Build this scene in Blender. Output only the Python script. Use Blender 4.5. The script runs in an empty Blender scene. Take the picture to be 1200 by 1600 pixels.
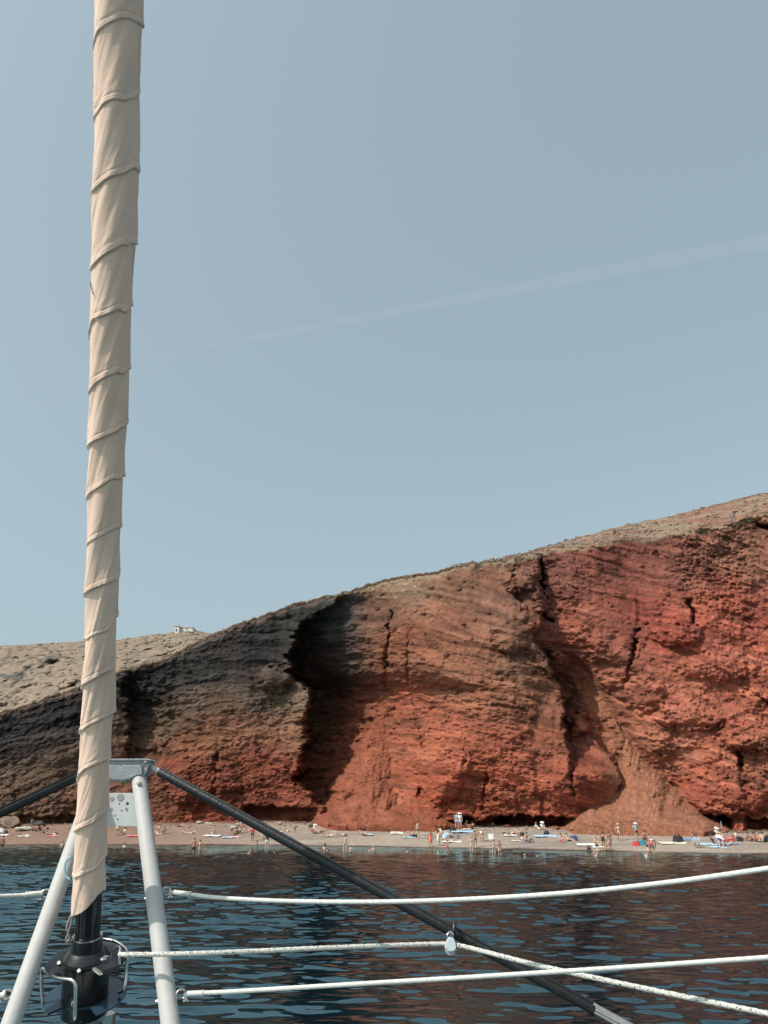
import bpy, bmesh, math, random
import numpy as np
from mathutils import Vector, Matrix
R = math.radians
random.seed(7)
scene = bpy.context.scene
COL = scene.collection

# ------------------------------------------------------------------ camera
F = 1202.0                       # focal length in photograph pixels (photo 1200 x 1600)
CZ = 2.85                        # eye height above the water
PITCH = math.atan(480.0 / F)     # horizon sits 480 px under the middle
cam_d = bpy.data.cameras.new("camera"); cam = bpy.data.objects.new("camera", cam_d); COL.objects.link(cam)
cam.location = (0, 0, CZ); cam.rotation_euler = (math.pi / 2 + PITCH, 0, 0)
cam_d.sensor_fit = 'VERTICAL'; cam_d.sensor_height = 24.0; cam_d.lens = 24.0 * F / 1600.0
cam_d.clip_start = 0.05; cam_d.clip_end = 60000
scene.camera = cam

# ------------------------------------------------------------------ sun and sky
L = Vector((0.67, 0.42, -0.88)).normalized()       # the way the light travels
elev = math.asin(-L.z); azim = math.atan2(-L.x, -L.y)   # towards the sun, clockwise from +Y
sun_d = bpy.data.lights.new("sun", 'SUN'); sun_d.energy = 3.0; sun_d.angle = R(0.53); sun_d.color = (1.0, 0.955, 0.885)
sun = bpy.data.objects.new("sun", sun_d); COL.objects.link(sun)
sun.rotation_euler = L.to_track_quat('-Z', 'Y').to_euler(); sun.location = (-40, -30, 60)
world = bpy.data.worlds.new("World"); scene.world = world; world.use_nodes = True
wn = world.node_tree; wn.nodes.clear()
sky = wn.nodes.new('ShaderNodeTexSky'); sky.sky_type = 'NISHITA'; sky.sun_disc = False
sky.sun_elevation = elev; sky.sun_rotation = azim
sky.air_density = 1.0; sky.dust_density = 4.5; sky.ozone_density = 0.6; sky.altitude = 0
hsv = wn.nodes.new('ShaderNodeHueSaturation'); hsv.inputs['Saturation'].default_value = 0.50
bg = wn.nodes.new('ShaderNodeBackground'); bg.inputs['Strength'].default_value = 0.15
out = wn.nodes.new('ShaderNodeOutputWorld')
wn.links.new(sky.outputs[0], hsv.inputs['Color']); tint = wn.nodes.new('ShaderNodeMixRGB'); tint.blend_type = 'MULTIPLY'; tint.inputs[0].default_value = 1.0; tint.inputs[2].default_value = (0.93, 1.04, 0.99, 1)
wn.links.new(hsv.outputs[0], tint.inputs[1]); hz = wn.nodes.new('ShaderNodeMixRGB'); hz.inputs[0].default_value = 0.50; hz.inputs[2].default_value = (1.80, 2.46, 2.84, 1)
wn.links.new(tint.outputs[0], hz.inputs[1]); wn.links.new(hz.outputs[0], bg.inputs[0]); wn.links.new(bg.outputs[0], out.inputs[0])
vs = scene.view_settings; vs.view_transform = 'Standard'; vs.look = 'None'; vs.exposure = 0.38; vs.gamma = 1.0
scene.render.engine = 'CYCLES'

# ------------------------------------------------------------------ geometry of the view, used to place things at real distances
SP, CP = math.sin(PITCH), math.cos(PITCH)
def slope(py):
    v = (800.0 - py) / F
    return (SP + v * CP) / (CP - v * SP)
def xs_of(px, py):
    v = (800.0 - py) / F
    return ((px - 600.0) / F) / (CP - v * SP)
def W(px, py, Y):                 # the point at distance Y seen at photo pixel (px, py)
    return Vector((xs_of(px, py) * Y, Y, CZ + slope(py) * Y))
def row_of(Y, Z):                 # photo row of a point at distance Y and height Z
    z = Z - CZ
    return 800.0 - F * (z * CP - Y * SP) / (Y * CP + z * SP)

# ------------------------------------------------------------------ noise
_tabs = {}
def _tab(seed):
    if seed not in _tabs: _tabs[seed] = np.random.RandomState(seed).rand(256, 256).astype(np.float32)
    return _tabs[seed]
def vnoise(x, y, seed=0):
    T = _tab(seed)
    xi = np.floor(x).astype(np.int64); yi = np.floor(y).astype(np.int64)
    fx = x - xi; fy = y - yi
    fx = fx * fx * fx * (fx * (fx * 6 - 15) + 10); fy = fy * fy * fy * (fy * (fy * 6 - 15) + 10)
    a = T[xi & 255, yi & 255]; b = T[(xi + 1) & 255, yi & 255]; c = T[xi & 255, (yi + 1) & 255]; d = T[(xi + 1) & 255, (yi + 1) & 255]
    return (a * (1 - fx) + b * fx) * (1 - fy) + (c * (1 - fx) + d * fx) * fy
def fbm(x, y, octv=4, seed=0, gain=0.5):
    s = 0; a = 1; n = 0
    for k in range(octv):
        s = s + a * (vnoise(x * 2 ** k + 17.3 * k, y * 2 ** k + 9.1 * k, seed + k) * 2 - 1); n += a; a *= gain
    return s / n
def ridged(x, y, octv=4, seed=0, gain=0.5):
    s = 0; a = 1; n = 0
    for k in range(octv):
        s = s + a * (1 - 2 * np.abs(vnoise(x * 2 ** k + 5.7 * k, y * 2 ** k + 3.3 * k, seed + k) * 2 - 1)); n += a; a *= gain
    return s / n
def sstep(a, b, x):
    t = np.clip((x - a) / (b - a), 0, 1); return t * t * (3 - 2 * t)

# ------------------------------------------------------------------ materials
def srgb(r, g, b):
    def f(c):
        c /= 255.0
        return c / 12.92 if c <= 0.04045 else ((c + 0.055) / 1.055) ** 2.4
    return (f(r), f(g), f(b))
_mats = {}
def mat(name, col, rough=0.6, metal=0.0, var=0.0, scale=8.0, bump=0.0, bscale=40.0, spec=0.5, sheen=0.0):
    if name in _mats: return _mats[name]
    m = bpy.data.materials.new(name); m.use_nodes = True; _mats[name] = m
    nt = m.node_tree; b = nt.nodes['Principled BSDF']
    b.inputs['Base Color'].default_value = (*col, 1); b.inputs['Roughness'].default_value = rough
    b.inputs['Metallic'].default_value = metal; b.inputs['Specular IOR Level'].default_value = spec
    if sheen: b.inputs['Sheen Weight'].default_value = sheen
    tc = nt.nodes.new('ShaderNodeTexCoord')
    if var:
        n = nt.nodes.new('ShaderNodeTexNoise'); n.inputs['Scale'].default_value = scale; n.inputs['Detail'].default_value = 6
        cr = nt.nodes.new('ShaderNodeValToRGB')
        cr.color_ramp.elements[0].position = 0.3; cr.color_ramp.elements[1].position = 0.7
        cr.color_ramp.elements[0].color = (*[c * (1 - var) for c in col], 1); cr.color_ramp.elements[1].color = (*[min(1, c * (1 + var)) for c in col], 1)
        nt.links.new(tc.outputs['Object'], n.inputs['Vector']); nt.links.new(n.outputs['Fac'], cr.inputs['Fac']); nt.links.new(cr.outputs[0], b.inputs['Base Color'])
    if bump:
        n2 = nt.nodes.new('ShaderNodeTexNoise'); n2.inputs['Scale'].default_value = bscale; n2.inputs['Detail'].default_value = 6
        bp = nt.nodes.new('ShaderNodeBump'); bp.inputs['Strength'].default_value = bump; bp.inputs['Distance'].default_value = 0.02
        nt.links.new(tc.outputs['Object'], n2.inputs['Vector']); nt.links.new(n2.outputs['Fac'], bp.inputs['Height']); nt.links.new(bp.outputs[0], b.inputs['Normal'])
    return m

# ------------------------------------------------------------------ object helpers
def tag(o, label=None, cat=None, group=None, kind=None):
    if label: o['label'] = label
    if cat: o['category'] = cat
    if group: o['group'] = group
    if kind: o['kind'] = kind
    return o
def empty(name, loc=(0, 0, 0)):
    o = bpy.data.objects.new(name, None); o.empty_display_size = 0.1; COL.objects.link(o); o.location = loc
    return o
def link(name, me, m=None, parent=None, smooth=True):
    o = bpy.data.objects.new(name, me); COL.objects.link(o)
    if m is not None: me.materials.append(m)
    if smooth: me.polygons.foreach_set('use_smooth', [True] * len(me.polygons))
    if parent is not None:
        o.parent = parent
        o.matrix_parent_inverse = Matrix.Translation(parent.location).inverted()   # parts are modelled in world space
    return o
def raw(name, verts, faces):
    me = bpy.data.meshes.new(name); me.from_pydata([tuple(v) for v in verts], [], faces); me.update(); return me
def grid_mesh(name, P, m, parent=None, color=None, flip=False, wrap=False):
    """P: (rows, cols, 3) array -> one smooth mesh"""
    nr, nc, _ = P.shape
    me = bpy.data.meshes.new(name)
    me.vertices.add(nr * nc); me.vertices.foreach_set('co', P.reshape(-1).astype(np.float32))
    i, j = np.meshgrid(np.arange(nr - 1), np.arange(nc if wrap else nc - 1), indexing='ij')
    j2 = (j + 1) % nc
    q = np.stack([i * nc + j, i * nc + j2, (i + 1) * nc + j2, (i + 1) * nc + j], -1).reshape(-1, 4)
    if flip: q = q[:, ::-1]
    n = len(q)
    me.loops.add(n * 4); me.loops.foreach_set('vertex_index', q.reshape(-1).astype(np.int32))
    me.polygons.add(n); me.polygons.foreach_set('loop_start', (np.arange(n) * 4).astype(np.int32))
    me.polygons.foreach_set('loop_total', np.full(n, 4, np.int32))
    me.update(calc_edges=True); me.validate()
    if color is not None:
        at = me.color_attributes.new('Col', 'FLOAT_COLOR', 'POINT')
        c = np.ones((nr * nc, 4), np.float32); c[:, :3] = color.reshape(-1, 3); at.data.foreach_set('color', c.reshape(-1))
    return link(name, me, m, parent)
class MB:
    """collects shapes for one mesh"""
    def __init__(s): s.v = []; s.f = []
    def add(s, verts, faces):
        o = len(s.v); s.v += [Vector(v) for v in verts]; s.f += [[i + o for i in f] for f in faces]; return s
    def tube(s, pts, rad, seg=12, caps=True, closed=False):
        pts = [Vector(p) for p in pts]; n = len(pts)
        rads = rad if isinstance(rad, (list, tuple)) else [rad] * n
        up = None; vs_ = []; fs = []
        for i, p in enumerate(pts):
            if closed: d = pts[(i + 1) % n] - pts[i - 1]
            else: d = pts[min(i + 1, n - 1)] - pts[max(i - 1, 0)]
            d.normalize()
            if up is None: up = Vector((0, 0, 1)) if abs(d.z) < 0.9 else Vector((0, 1, 0))
            a = d.cross(up).normalized(); b = a.cross(d).normalized(); up = b
            for k in range(seg):
                t = 2 * math.pi * k / seg; vs_.append(p + (a * math.cos(t) + b * math.sin(t)) * rads[i])
        m_ = n if closed else n - 1
        for i in range(m_):
            for k in range(seg):
                i2 = (i + 1) % n
                fs.append([i * seg + k, i * seg + (k + 1) % seg, i2 * seg + (k + 1) % seg, i2 * seg + k])
        if caps and not closed:
            fs.append([k for k in range(seg)][::-1]); fs.append([(n - 1) * seg + k for k in range(seg)])
        return s.add(vs_, fs)
    def lathe(s, origin, axis, prof, seg=40):
        axis = Vector(axis).normalized(); a = axis.orthogonal().normalized(); b = axis.cross(a)
        vs_ = []; fs = []
        for h, r in prof:
            for k in range(seg):
                t = 2 * math.pi * k / seg; vs_.append(Vector(origin) + axis * h + (a * math.cos(t) + b * math.sin(t)) * max(r, 1e-5))
        for i in range(len(prof) - 1):
            for k in range(seg): fs.append([i * seg + k, i * seg + (k + 1) % seg, (i + 1) * seg + (k + 1) % seg, (i + 1) * seg + k])
        return s.add(vs_, fs)
    def prism(s, poly, y0, y1):
        """poly: world points of the front face; extruded along Y from y0 to y1 offsets"""
        n = len(poly); a = [Vector(p) + Vector((0, y0, 0)) for p in poly]; b = [Vector(p) + Vector((0, y1, 0)) for p in poly]
        return s.add(a + b, [list(range(n)), list(range(2 * n - 1, n - 1, -1))] + [[i, n + i, n + (i + 1) % n, (i + 1) % n] for i in range(n)])
    def build(s, name, m, parent=None, smooth=True, bevel=0.0, local=None):
        me = raw(name, s.v, s.f)
        bm = bmesh.new(); bm.from_mesh(me); bmesh.ops.recalc_face_normals(bm, faces=bm.faces)
        if bevel: bmesh.ops.bevel(bm, geom=list(bm.edges), offset=bevel, segments=2, affect='EDGES', profile=0.6)
        bm.to_mesh(me); bm.free()
        o = link(name, me, m, parent, smooth)
        if smooth:
            me.polygons.foreach_set('use_smooth', [True] * len(me.polygons))
            try: me.set_sharp_from_angle(angle=R(38))
            except Exception: pass
        return o
def catmull(pts, n=10):
    pts = [Vector(p) for p in pts]; P = [pts[0] * 2 - pts[1]] + pts + [pts[-1] * 2 - pts[-2]]; o = []
    for i in range(1, len(P) - 2):
        for k in range(n):
            t = k / n; p0, p1, p2, p3 = P[i - 1], P[i], P[i + 1], P[i + 2]
            o.append(0.5 * ((2 * p1) + (p2 - p0) * t + (2 * p0 - 5 * p1 + 4 * p2 - p3) * t * t + (3 * p1 - p0 - 3 * p2 + p3) * t ** 3))
    o.append(P[-2]); return o

# ================================================================== THE SHORE: beach profile
def water_row(px): return np.interp(px, [-300, 0, 440, 600, 700, 800, 950, 1100, 1200, 1500], [1316, 1320, 1321, 1323, 1325, 1327, 1330, 1333, 1335, 1341])
def base_row(px): return np.interp(px, [-300, 0, 100, 250, 430, 600, 720, 850, 950, 1100, 1200, 1500], [1291, 1290, 1287, 1286, 1284.5, 1290, 1289, 1292, 1296, 1298, 1298, 1300])
def v_slope(py):
    v = (800.0 - py) / F; return (SP + v * CP) / (CP - v * SP)
def v_x(px, py):
    v = (800.0 - py) / F; return ((px - 600.0) / F) / (CP - v * SP)
def y_water(px): return CZ / -v_slope(water_row(px))
def y_back(px): return y_water(px) + np.interp(px, [0, 1200], [17.0, 18.0])
def z_back(px): return CZ + v_slope(base_row(px)) * y_back(px)
def beach_profile(px, s):
    yw = y_water(px); yb = y_back(px); zb = z_back(px)
    Y = yw + (yb - yw) * s
    Z = np.where(s < 0, s * 1.7, zb * np.where(s > 1, 1 + (s - 1) * 0.5, np.clip(s, 0, 1) ** 0.82))
    return Y, Z
XCOL = lambda px: v_x(px, 1305.0)
def beach_at(px, py):             # where a thing whose foot is seen at (px, py) touches the beach
    s = np.linspace(0.0, 1.25, 260); Y, Z = beach_profile(np.full_like(s, px), s)
    rows = np.array([row_of(a, b) for a, b in zip(Y, Z)])
    k = int(np.argmin(np.abs(rows - py)))
    return Vector((xs_of(px, py) * Y[k], Y[k], Z[k]))
def water_at(px, py):
    Y = CZ / -slope(py); return Vector((xs_of(px, py) * Y, Y, 0.0))

# beach sand
bpx = np.linspace(-420, 1620, 900); bs = np.concatenate([np.linspace(-2.2, -0.1, 30), np.linspace(-0.08, 1.1, 190), np.linspace(1.15, 1.8, 12)])
PX, S = np.meshgrid(bpx, bs)
Yb_, Zb_ = beach_profile(PX, S)
Xb_ = XCOL(PX) * Yb_
und = fbm(Xb_ / 6, Yb_ / 3, 4, 60)
lump = fbm(Xb_ / 0.7, Yb_ / 0.5, 4, 66)
Zb_ = Zb_ + und * 0.10 * sstep(0.12, 0.4, S) + lump * 0.055 * sstep(0.08, 0.3, S)
# cusps on the waterline
Zb_ = Zb_ + 0.05 * fbm(Xb_ / 4, Yb_ * 0 + 2.0, 3, 71) * sstep(-0.3, 0, S)
wet = 1 - sstep(0.02, 0.13, Zb_ + 0.08 * fbm(Xb_ / 5, Yb_ / 2, 3, 63))
dry = np.array(srgb(176, 160, 146)) * 0.70; red = np.array(srgb(152, 114, 96)) * 0.66; wetc = np.array(srgb(112, 78, 66)) * 0.5; grav = np.array(srgb(146, 134, 124)) * 0.66
mix1 = sstep(-0.25, 0.5, fbm(Xb_ / 9, Yb_ / 2.2, 4, 67))[..., None]
leftred = (1 - sstep(180, 520, PX))[..., None]
c = dry * (1 - mix1 * 0.6) + grav * mix1 * 0.6
c = c * (1 - leftred * 0.75) + red * leftred * 0.75
top = sstep(0.86, 1.02, S + 0.06 * und)[..., None]; c = c * (1 - 0.45 * top) + np.array(srgb(160, 105, 84)) * 0.6 * 0.45 * top
c = c * (1 - wet[..., None]) + wetc * wet[..., None]
c = c * (1 + 0.22 * fbm(Xb_ / 0.35, Yb_ / 0.35, 3, 75))[..., None]
def attr_mat(name, rough, nscale, nvar, bump, bdist, bscale, spec=0.3):
    m = bpy.data.materials.new(name); m.use_nodes = True; nt = m.node_tree; b = nt.nodes['Principled BSDF']
    a = nt.nodes.new('ShaderNodeAttribute'); a.attribute_name = 'Col'
    tc = nt.nodes.new('ShaderNodeTexCoord')
    n = nt.nodes.new('ShaderNodeTexNoise'); n.inputs['Scale'].default_value = nscale; n.inputs['Detail'].default_value = 8; n.inputs['Roughness'].default_value = 0.7
    mr = nt.nodes.new('ShaderNodeMapRange'); mr.inputs['From Min'].default_value = 0.3; mr.inputs['From Max'].default_value = 0.7
    mr.inputs['To Min'].default_value = 1 - nvar; mr.inputs['To Max'].default_value = 1 + nvar
    vm = nt.nodes.new('ShaderNodeVectorMath'); vm.operation = 'SCALE'
    nt.links.new(tc.outputs['Object'], n.inputs['Vector']); nt.links.new(n.outputs['Fac'], mr.inputs['Value'])
    nt.links.new(a.outputs['Color'], vm.inputs[0]); nt.links.new(mr.outputs[0], vm.inputs['Scale']); nt.links.new(vm.outputs[0], b.inputs['Base Color'])
    b.inputs['Roughness'].default_value = rough; b.inputs['Specular IOR Level'].default_value = spec
    n2 = nt.nodes.new('ShaderNodeTexNoise'); n2.inputs['Scale'].default_value = bscale; n2.inputs['Detail'].default_value = 8; n2.inputs['Roughness'].default_value = 0.65
    bp = nt.nodes.new('ShaderNodeBump'); bp.inputs['Strength'].default_value = bump; bp.inputs['Distance'].default_value = bdist
    nt.links.new(tc.outputs['Object'], n2.inputs['Vector']); nt.links.new(n2.outputs['Fac'], bp.inputs['Height']); nt.links.new(bp.outputs[0], b.inputs['Normal'])
    return m
M_SAND = attr_mat('beach_sand', 0.92, 3.0, 0.18, 0.6, 0.12, 2.5)
o = grid_mesh('beach', np.stack([Xb_, Yb_, Zb_], -1), M_SAND, color=c)
tag(o, 'strip of grey and reddish sand between the sea and the foot of the red cliff', 'beach', kind='structure')

# ================================================================== THE CLIFF
RIMX = [-300, -100, 0, 50, 100, 128, 178, 220, 260, 300, 345, 400, 450, 500, 545, 580, 620, 680, 720, 760, 787, 862, 919, 975, 1031, 1069, 1125, 1200, 1300, 1500]
RIMY = [1200, 1160, 1119, 1100, 1085, 1075, 1055, 1043, 1030, 1010, 990, 968, 950, 938, 929, 916, 906, 896, 885, 879, 877, 859, 853, 842, 840, 831, 821, 800, 775, 750]
cpx = np.linspace(-300, 1500, 1330); ct = np.linspace(0, 1, 430)
rim1 = np.interp(cpx, RIMX, RIMY) + 3.0 * fbm(cpx / 28, cpx * 0, 4, 5) + 2.2 * fbm(cpx / 6, cpx * 0, 3, 6)
PX, T = np.meshgrid(cpx, ct)
RIM = rim1[None, :]; BAS = base_row(PX) + 18
PY = RIM + (BAS - RIM) * T
Hm = np.maximum(BAS - 18 - PY, -1) / 13.0                    # height over the beach, metres
# strata coordinate: follows the dip of the beds
sl = np.interp(cpx, [-300, 0, 200, 400, 600, 760, 900, 1200, 1500], [-.35, -.35, -.25, -.10, .04, .25, .22, .36, .36])
dip = np.cumsum(sl) * (cpx[1] - cpx[0]); dip = dip - np.interp(600, cpx, dip)
warp = 14 * fbm(PX / 170, PY / 170, 3, 11)
SC = (PY - dip[None, :] + warp)                              # pixels across the beds
lean = np.interp(PX, [-300, 0, 300, 550, 800, 1000, 1200, 1500], [.42, .40, .34, .30, .34, .45, .52, .5])
Y = y_back(PX) + 1.0 + lean * Hm
def edge(ys, xs): return np.interp(PY, ys, xs)
def amp(ys, a): return np.interp(PY, ys, a)
jag = 15 * fbm(PX / 30, PY / 16, 4, 21, .6)                      # ragged edges
jagf = 5 * fbm(PX / 9, PY / 6, 3, 22)
def recess(xe, A, w, sharp=5.0, jg=1.0):
    """right of the edge the wall steps back A metres, then comes forward again over w pixels"""
    d = PX - xe + jag * jg + jagf * jg
    return A * sstep(-sharp, sharp, d) * np.clip(1 - d / w, 0, 1) ** 1.15
# the big left-hand mass with the alcove beside it
yA = [925, 945, 975, 1000, 1050, 1080, 1110, 1160, 1220, 1262, 1290]
xA = [548, 520, 474, 462, 448, 488, 486, 476, 466, 505, 515]
Y = Y + recess(edge(yA, xA), amp(yA, [0, 3, 7, 10, 15.5, 19, 21, 20, 16, 6, 1]), edge([925, 1000, 1080, 1200, 1290], [90, 165, 280, 260, 140]), 7)
# shaded nook behind the dark shoulder at the far left
yB = [1035, 1060, 1100, 1140, 1180, 1205]; xB = [200, 196, 202, 206, 198, 190]
Y = Y + recess(edge(yB, xB), amp(yB, [2, 5, 7, 7, 4, 0]), 120, 6)
Y = Y - 3.0 * np.exp(-((PX - 130) / 70) ** 2) * sstep(1230, 1150, PY)
# the middle mass: rounded, standing forward, with the gully on its right
mid = np.exp(-(np.abs(PX - 735) / 125) ** 3)
Y = Y - 6.0 * mid * sstep(880, 1000, PY) + 1.5 * mid * sstep(1180, 1280, PY)
yC = [868, 900, 930, 955, 975, 1000, 1040, 1080, 1120, 1165, 1195, 1210]
xC = [842, 844, 850, 853, 842, 836, 862, 876, 882, 888, 892, 896]
Y = Y + recess(edge(yC, xC), amp(yC, [1.2, 3.0, 3.4, 3.4, 3.6, 5, 9, 11.5, 11, 8, 3, 0]), edge([868, 930, 1060, 1120, 1200], [50, 62, 140, 165, 120]), 3, .6)
yD = [1120, 1145, 1170, 1200, 1230, 1262, 1285]; xD = [905, 922, 945, 966, 974, 966, 945]
Y = Y + recess(edge(yD, xD), amp(yD, [0, 3, 5, 8, 9, 7, 4]), 190, 5, .7)
lobe = np.exp(-((PX - 905) / 60) ** 2 - ((PY - 1215) / 45) ** 2)
Y = Y - 4.0 * lobe
# slabs standing in the gully: they throw the long shadow
for (cx_, cy_, rx, ry, a) in [(868, 1035, 16, 22, 3.0), (905, 1128, 15, 24, 3.5), (878, 1085, 8, 14, 2.2), (812, 905, 26, 20, 2.6), (800, 985, 30, 40, 1.8), (1140, 1240, 60, 34, 3.2),
                              (1180, 1150, 60, 24, 2.6), (1080, 1120, 55, 20, 1.8), (960, 1000, 40, 36, 1.2), (1060, 990, 40, 18, 1.8), (1120, 1040, 60, 22, 1.5), (690, 1205, 40, 50, 1.4),
                              (320, 1225, 60, 34, 1.8), (430, 1060, 28, 22, 2.0), (470, 1112, 22, 18, 1.8), (455, 1180, 26, 30, 1.2), (1000, 1080, 36, 24, 1.0), (845, 935, 14, 20, 1.8)]:
    dd = ((PX - cx_ + jag) / rx) ** 2 + ((PY - cy_ + jagf * 1.5) / ry) ** 2
    Y = Y - a * np.clip(1.15 - dd, 0, 1) ** 0.6
# cracks
def crack(pts, w, A):
    d = np.full_like(PX, 1e9); jg_ = jag * .35 + jagf * .9
    for (x0, y0), (x1, y1) in zip(pts[:-1], pts[1:]):
        vx, vy = x1 - x0, y1 - y0; tt = np.clip(((PX + jg_ - x0) * vx + (PY - y0) * vy) / (vx * vx + vy * vy), 0, 1)
        d = np.minimum(d, np.hypot(PX + jg_ - x0 - tt * vx, PY - y0 - tt * vy))
    wv = w * (0.45 + 1.1 * vnoise(PX / 14, PY / 14, 33)); return A * (0.25 + 0.9 * vnoise(PX / 30 + 5, PY / 22, 34)) * np.exp(-(d / wv) ** 2)
for pts, w, A in [([(610, 955), (607, 1000), (604, 1040), (601, 1072)], 2.3, 2.0), ([(996, 984), (986, 1030), (977, 1066)], 2.6, 2.4), ([(844, 862), (846, 900), (850, 960), (858, 968)], 3.5, 3.0),
                  ([(1079, 940), (1085, 972)], 4, 2.5), ([(1153, 1176), (1160, 1205), (1168, 1245)], 4.5, 3.5), ([(655, 1235), (652, 1275)], 4, 2.0),
                  ([(570, 1235), (590, 1195), (592, 1215), (600, 1235)], 3, 1.5), ([(640, 960), (636, 1060), (655, 1140), (665, 1190)], 2, .8), ([(800, 900), (815, 940), (812, 955)], 3, 1.6),
                  ([(895, 1200), (898, 1240)], 3.5, 2), ([(1185, 822), (1200, 826)], 4, 4), ([(340, 1180), (335, 1240)], 4, 1.5),
                  ([(760, 1210), (755, 1262)], 3, 1.1), ([(725, 1190), (722, 1250)], 3, 1.0), ([(1040, 1200), (1050, 1260)], 3, 1.0),
                  ([(930, 1050), (950, 1085)], 3, 1.0), ([(1000, 1120), (1030, 1110)], 3, 1.2), ([(1180, 1085), (1200, 1100)], 3, 1.3)]:
    Y = Y + crack(pts, w, A)
# undercut foot of the wall
def undercut(x0, x1, ytop, A):
    win = sstep(x0, x0 + 14, PX) * (1 - sstep(x1 - 14, x1, PX))
    yt = ytop + 6 * fbm(PX / 22, PX * 0, 3, 31) + 3 * fbm(PX / 6, PX * 0, 2, 32)
    return A * win * sstep(yt - 2.5, yt + 2.5, PY)
Y = Y + undercut(650, 800, 1279, 3.5) + undercut(770, 962, 1277, 6) + undercut(1088, 1150, 1277, 6) + undercut(1160, 1300, 1280, 3.5) + undercut(375, 500, 1262, 3.6) + undercut(-200, 130, 1276, 2)
# beds: hard ledges and soft bands
dw = np.interp(PX, [-300, 420, 480, 1500], [22, 26, 62, 62])
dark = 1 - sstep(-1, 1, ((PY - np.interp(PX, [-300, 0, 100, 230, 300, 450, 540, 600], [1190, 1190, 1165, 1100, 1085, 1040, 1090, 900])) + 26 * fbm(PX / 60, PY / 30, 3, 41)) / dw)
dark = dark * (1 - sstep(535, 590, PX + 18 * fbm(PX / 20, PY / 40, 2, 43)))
SC2 = SC + 6 * fbm(PX / 45, PY / 30, 4, 49, .6)
bed = vnoise(PX / 150, SC2 / 12, 50) * 2 - 1; bed2 = vnoise(PX / 60, SC2 / 5.5, 51) * 2 - 1; bed3 = vnoise(PX / 30, SC2 / 2.8, 52) * 2 - 1
bedamp = 0.30 + 0.35 * dark + 0.30 * np.exp(-(np.abs(PX - 760) / 110) ** 2) * sstep(1180, 1080, PY) + 0.2 * sstep(860, 900, PX) * sstep(1000, 900, PY)
rockn = ridged(PX / 85, PY / 60, 5, 80, 0.55); crag = fbm(PX / 26, SC / 14, 5, 90, 0.6); fine = fbm(PX / 6, SC / 4, 4, 95, 0.65)
rough = 1 + 0.5 * sstep(1000, 1100, PX) + 0.35 * sstep(1180, 1270, PY)
rib = ridged(PX / 34 + 0.3 * fbm(PX / 40, PY / 40, 2, 97), PY / 240, 3, 98)      # rain-cut ribs running down
big = 1.5 * ridged(PX / 150 + .4 * fbm(PX / 80, PY / 80, 2, 101), PY / 260 + PX / 700, 3, 102) + 1.0 * fbm(PX / 90, PY / 110, 2, 103)
diag = ridged((PX * .45 + PY) / 46, (PX - PY * .4) / 170, 4, 104) * sstep(960, 1060, PX) * sstep(930, 1010, PY)
smooth_ = 0.38 + 1.15 * np.clip(fbm(PX / 110, PY / 80, 4, 99) + .32, 0, 1)
rough = rough * smooth_
disp = -(np.tanh(bed * 2.5) * 0.42 + np.tanh(bed2 * 2.2) * 0.26 + bed3 * 0.13) * bedamp * 0.65 - big - rockn * 0.40 * rough - crag * 0.40 * rough - fine * 0.36 * rough - rib * 0.25 - diag * 0.5
# embedded stones
rs = np.random.RandomState(3)
step_x = cpx[1] - cpx[0]
stone = np.zeros_like(PX); stonem = np.zeros_like(PX)
for k in range(1500):
    sx = rs.uniform(-280, 1480); q = rs.rand(); r_ = 1.3 + 4.2 * rs.rand() ** 3.5 + (2.5 if q > .97 else 0)
    j0 = int((sx + 300) / step_x); rr = rim1[min(j0, len(rim1) - 1)]; sy = rr + 8 + (1290 - rr) * rs.rand()
    i0 = int((sy - rr) / (1310 - rr) * 430)
    dj = int(r_ / step_x) + 2; di = int(r_ / ((1310 - rr) / 430)) + 2
    sl_ = (slice(max(i0 - di, 0), min(i0 + di, 430)), slice(max(j0 - dj, 0), min(j0 + dj, 1330)))
    d2 = ((PX[sl_] - sx) / r_) ** 2 + ((PY[sl_] - sy) / (r_ * .75)) ** 2
    b_ = np.sqrt(np.clip(1 - d2, 0, 1)); stone[sl_] = np.maximum(stone[sl_], b_ * r_ / 13 * 1.3); stonem[sl_] = np.maximum(stonem[sl_], (b_ > 0.05))
# loose rubble cones and the gully of scree
def cone(ax, ay, k, back, dirx=1.0, wid=1.0):
    """fan of debris whose top is seen at (ax, ay)"""
    j = int((ax + 300) / step_x); i = int(np.clip((ay - rim1[j]) / (BAS[0, j] - rim1[j]) * 429, 0, 429))
    ya = Y[i, j] + back; H = Hm[i, j]; sc = ya / 1300.0
    r_ = np.clip(H - Hm, 0.02, None) * k
    tq = np.clip((H - Hm) / H, 0, 1); cv = .35 if dirx > 4 else 0.0
    dx = (PX - ax + jag * .5 - dirx * (1 - cv * tq * tq) * np.clip(H - Hm, 0, None)) * sc / wid
    if cv: r_ = r_ * (0.62 + 0.55 * tq * tq)
    r_ = r_ * (1 + 0.16 * fbm(PX / 46 + ax, PY / 50, 4, 125)) * np.clip(0.72 + 0.36 * (H - Hm) / H, .5, 1.1)
    inside = np.clip(r_ ** 2 - dx ** 2, 0, None)
    return np.where((inside > 0) & (Hm < H), ya - np.sqrt(inside), 1e6)
rough_k = np.ones_like(PX)
Yrock = Y + disp - stone
cx = np.interp(PY, [1020, 1060, 1100, 1140, 1180, 1220, 1260, 1300], [890, 916, 938, 958, 978, 996, 1008, 1015])
cw = np.interp(PY, [1020, 1060, 1100, 1140, 1180, 1220, 1300], [8, 15, 19, 23, 30, 44, 95])
chute = np.exp(-(np.abs(PX - cx) / cw) ** 4) * sstep(1015, 1045, PY)
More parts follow.
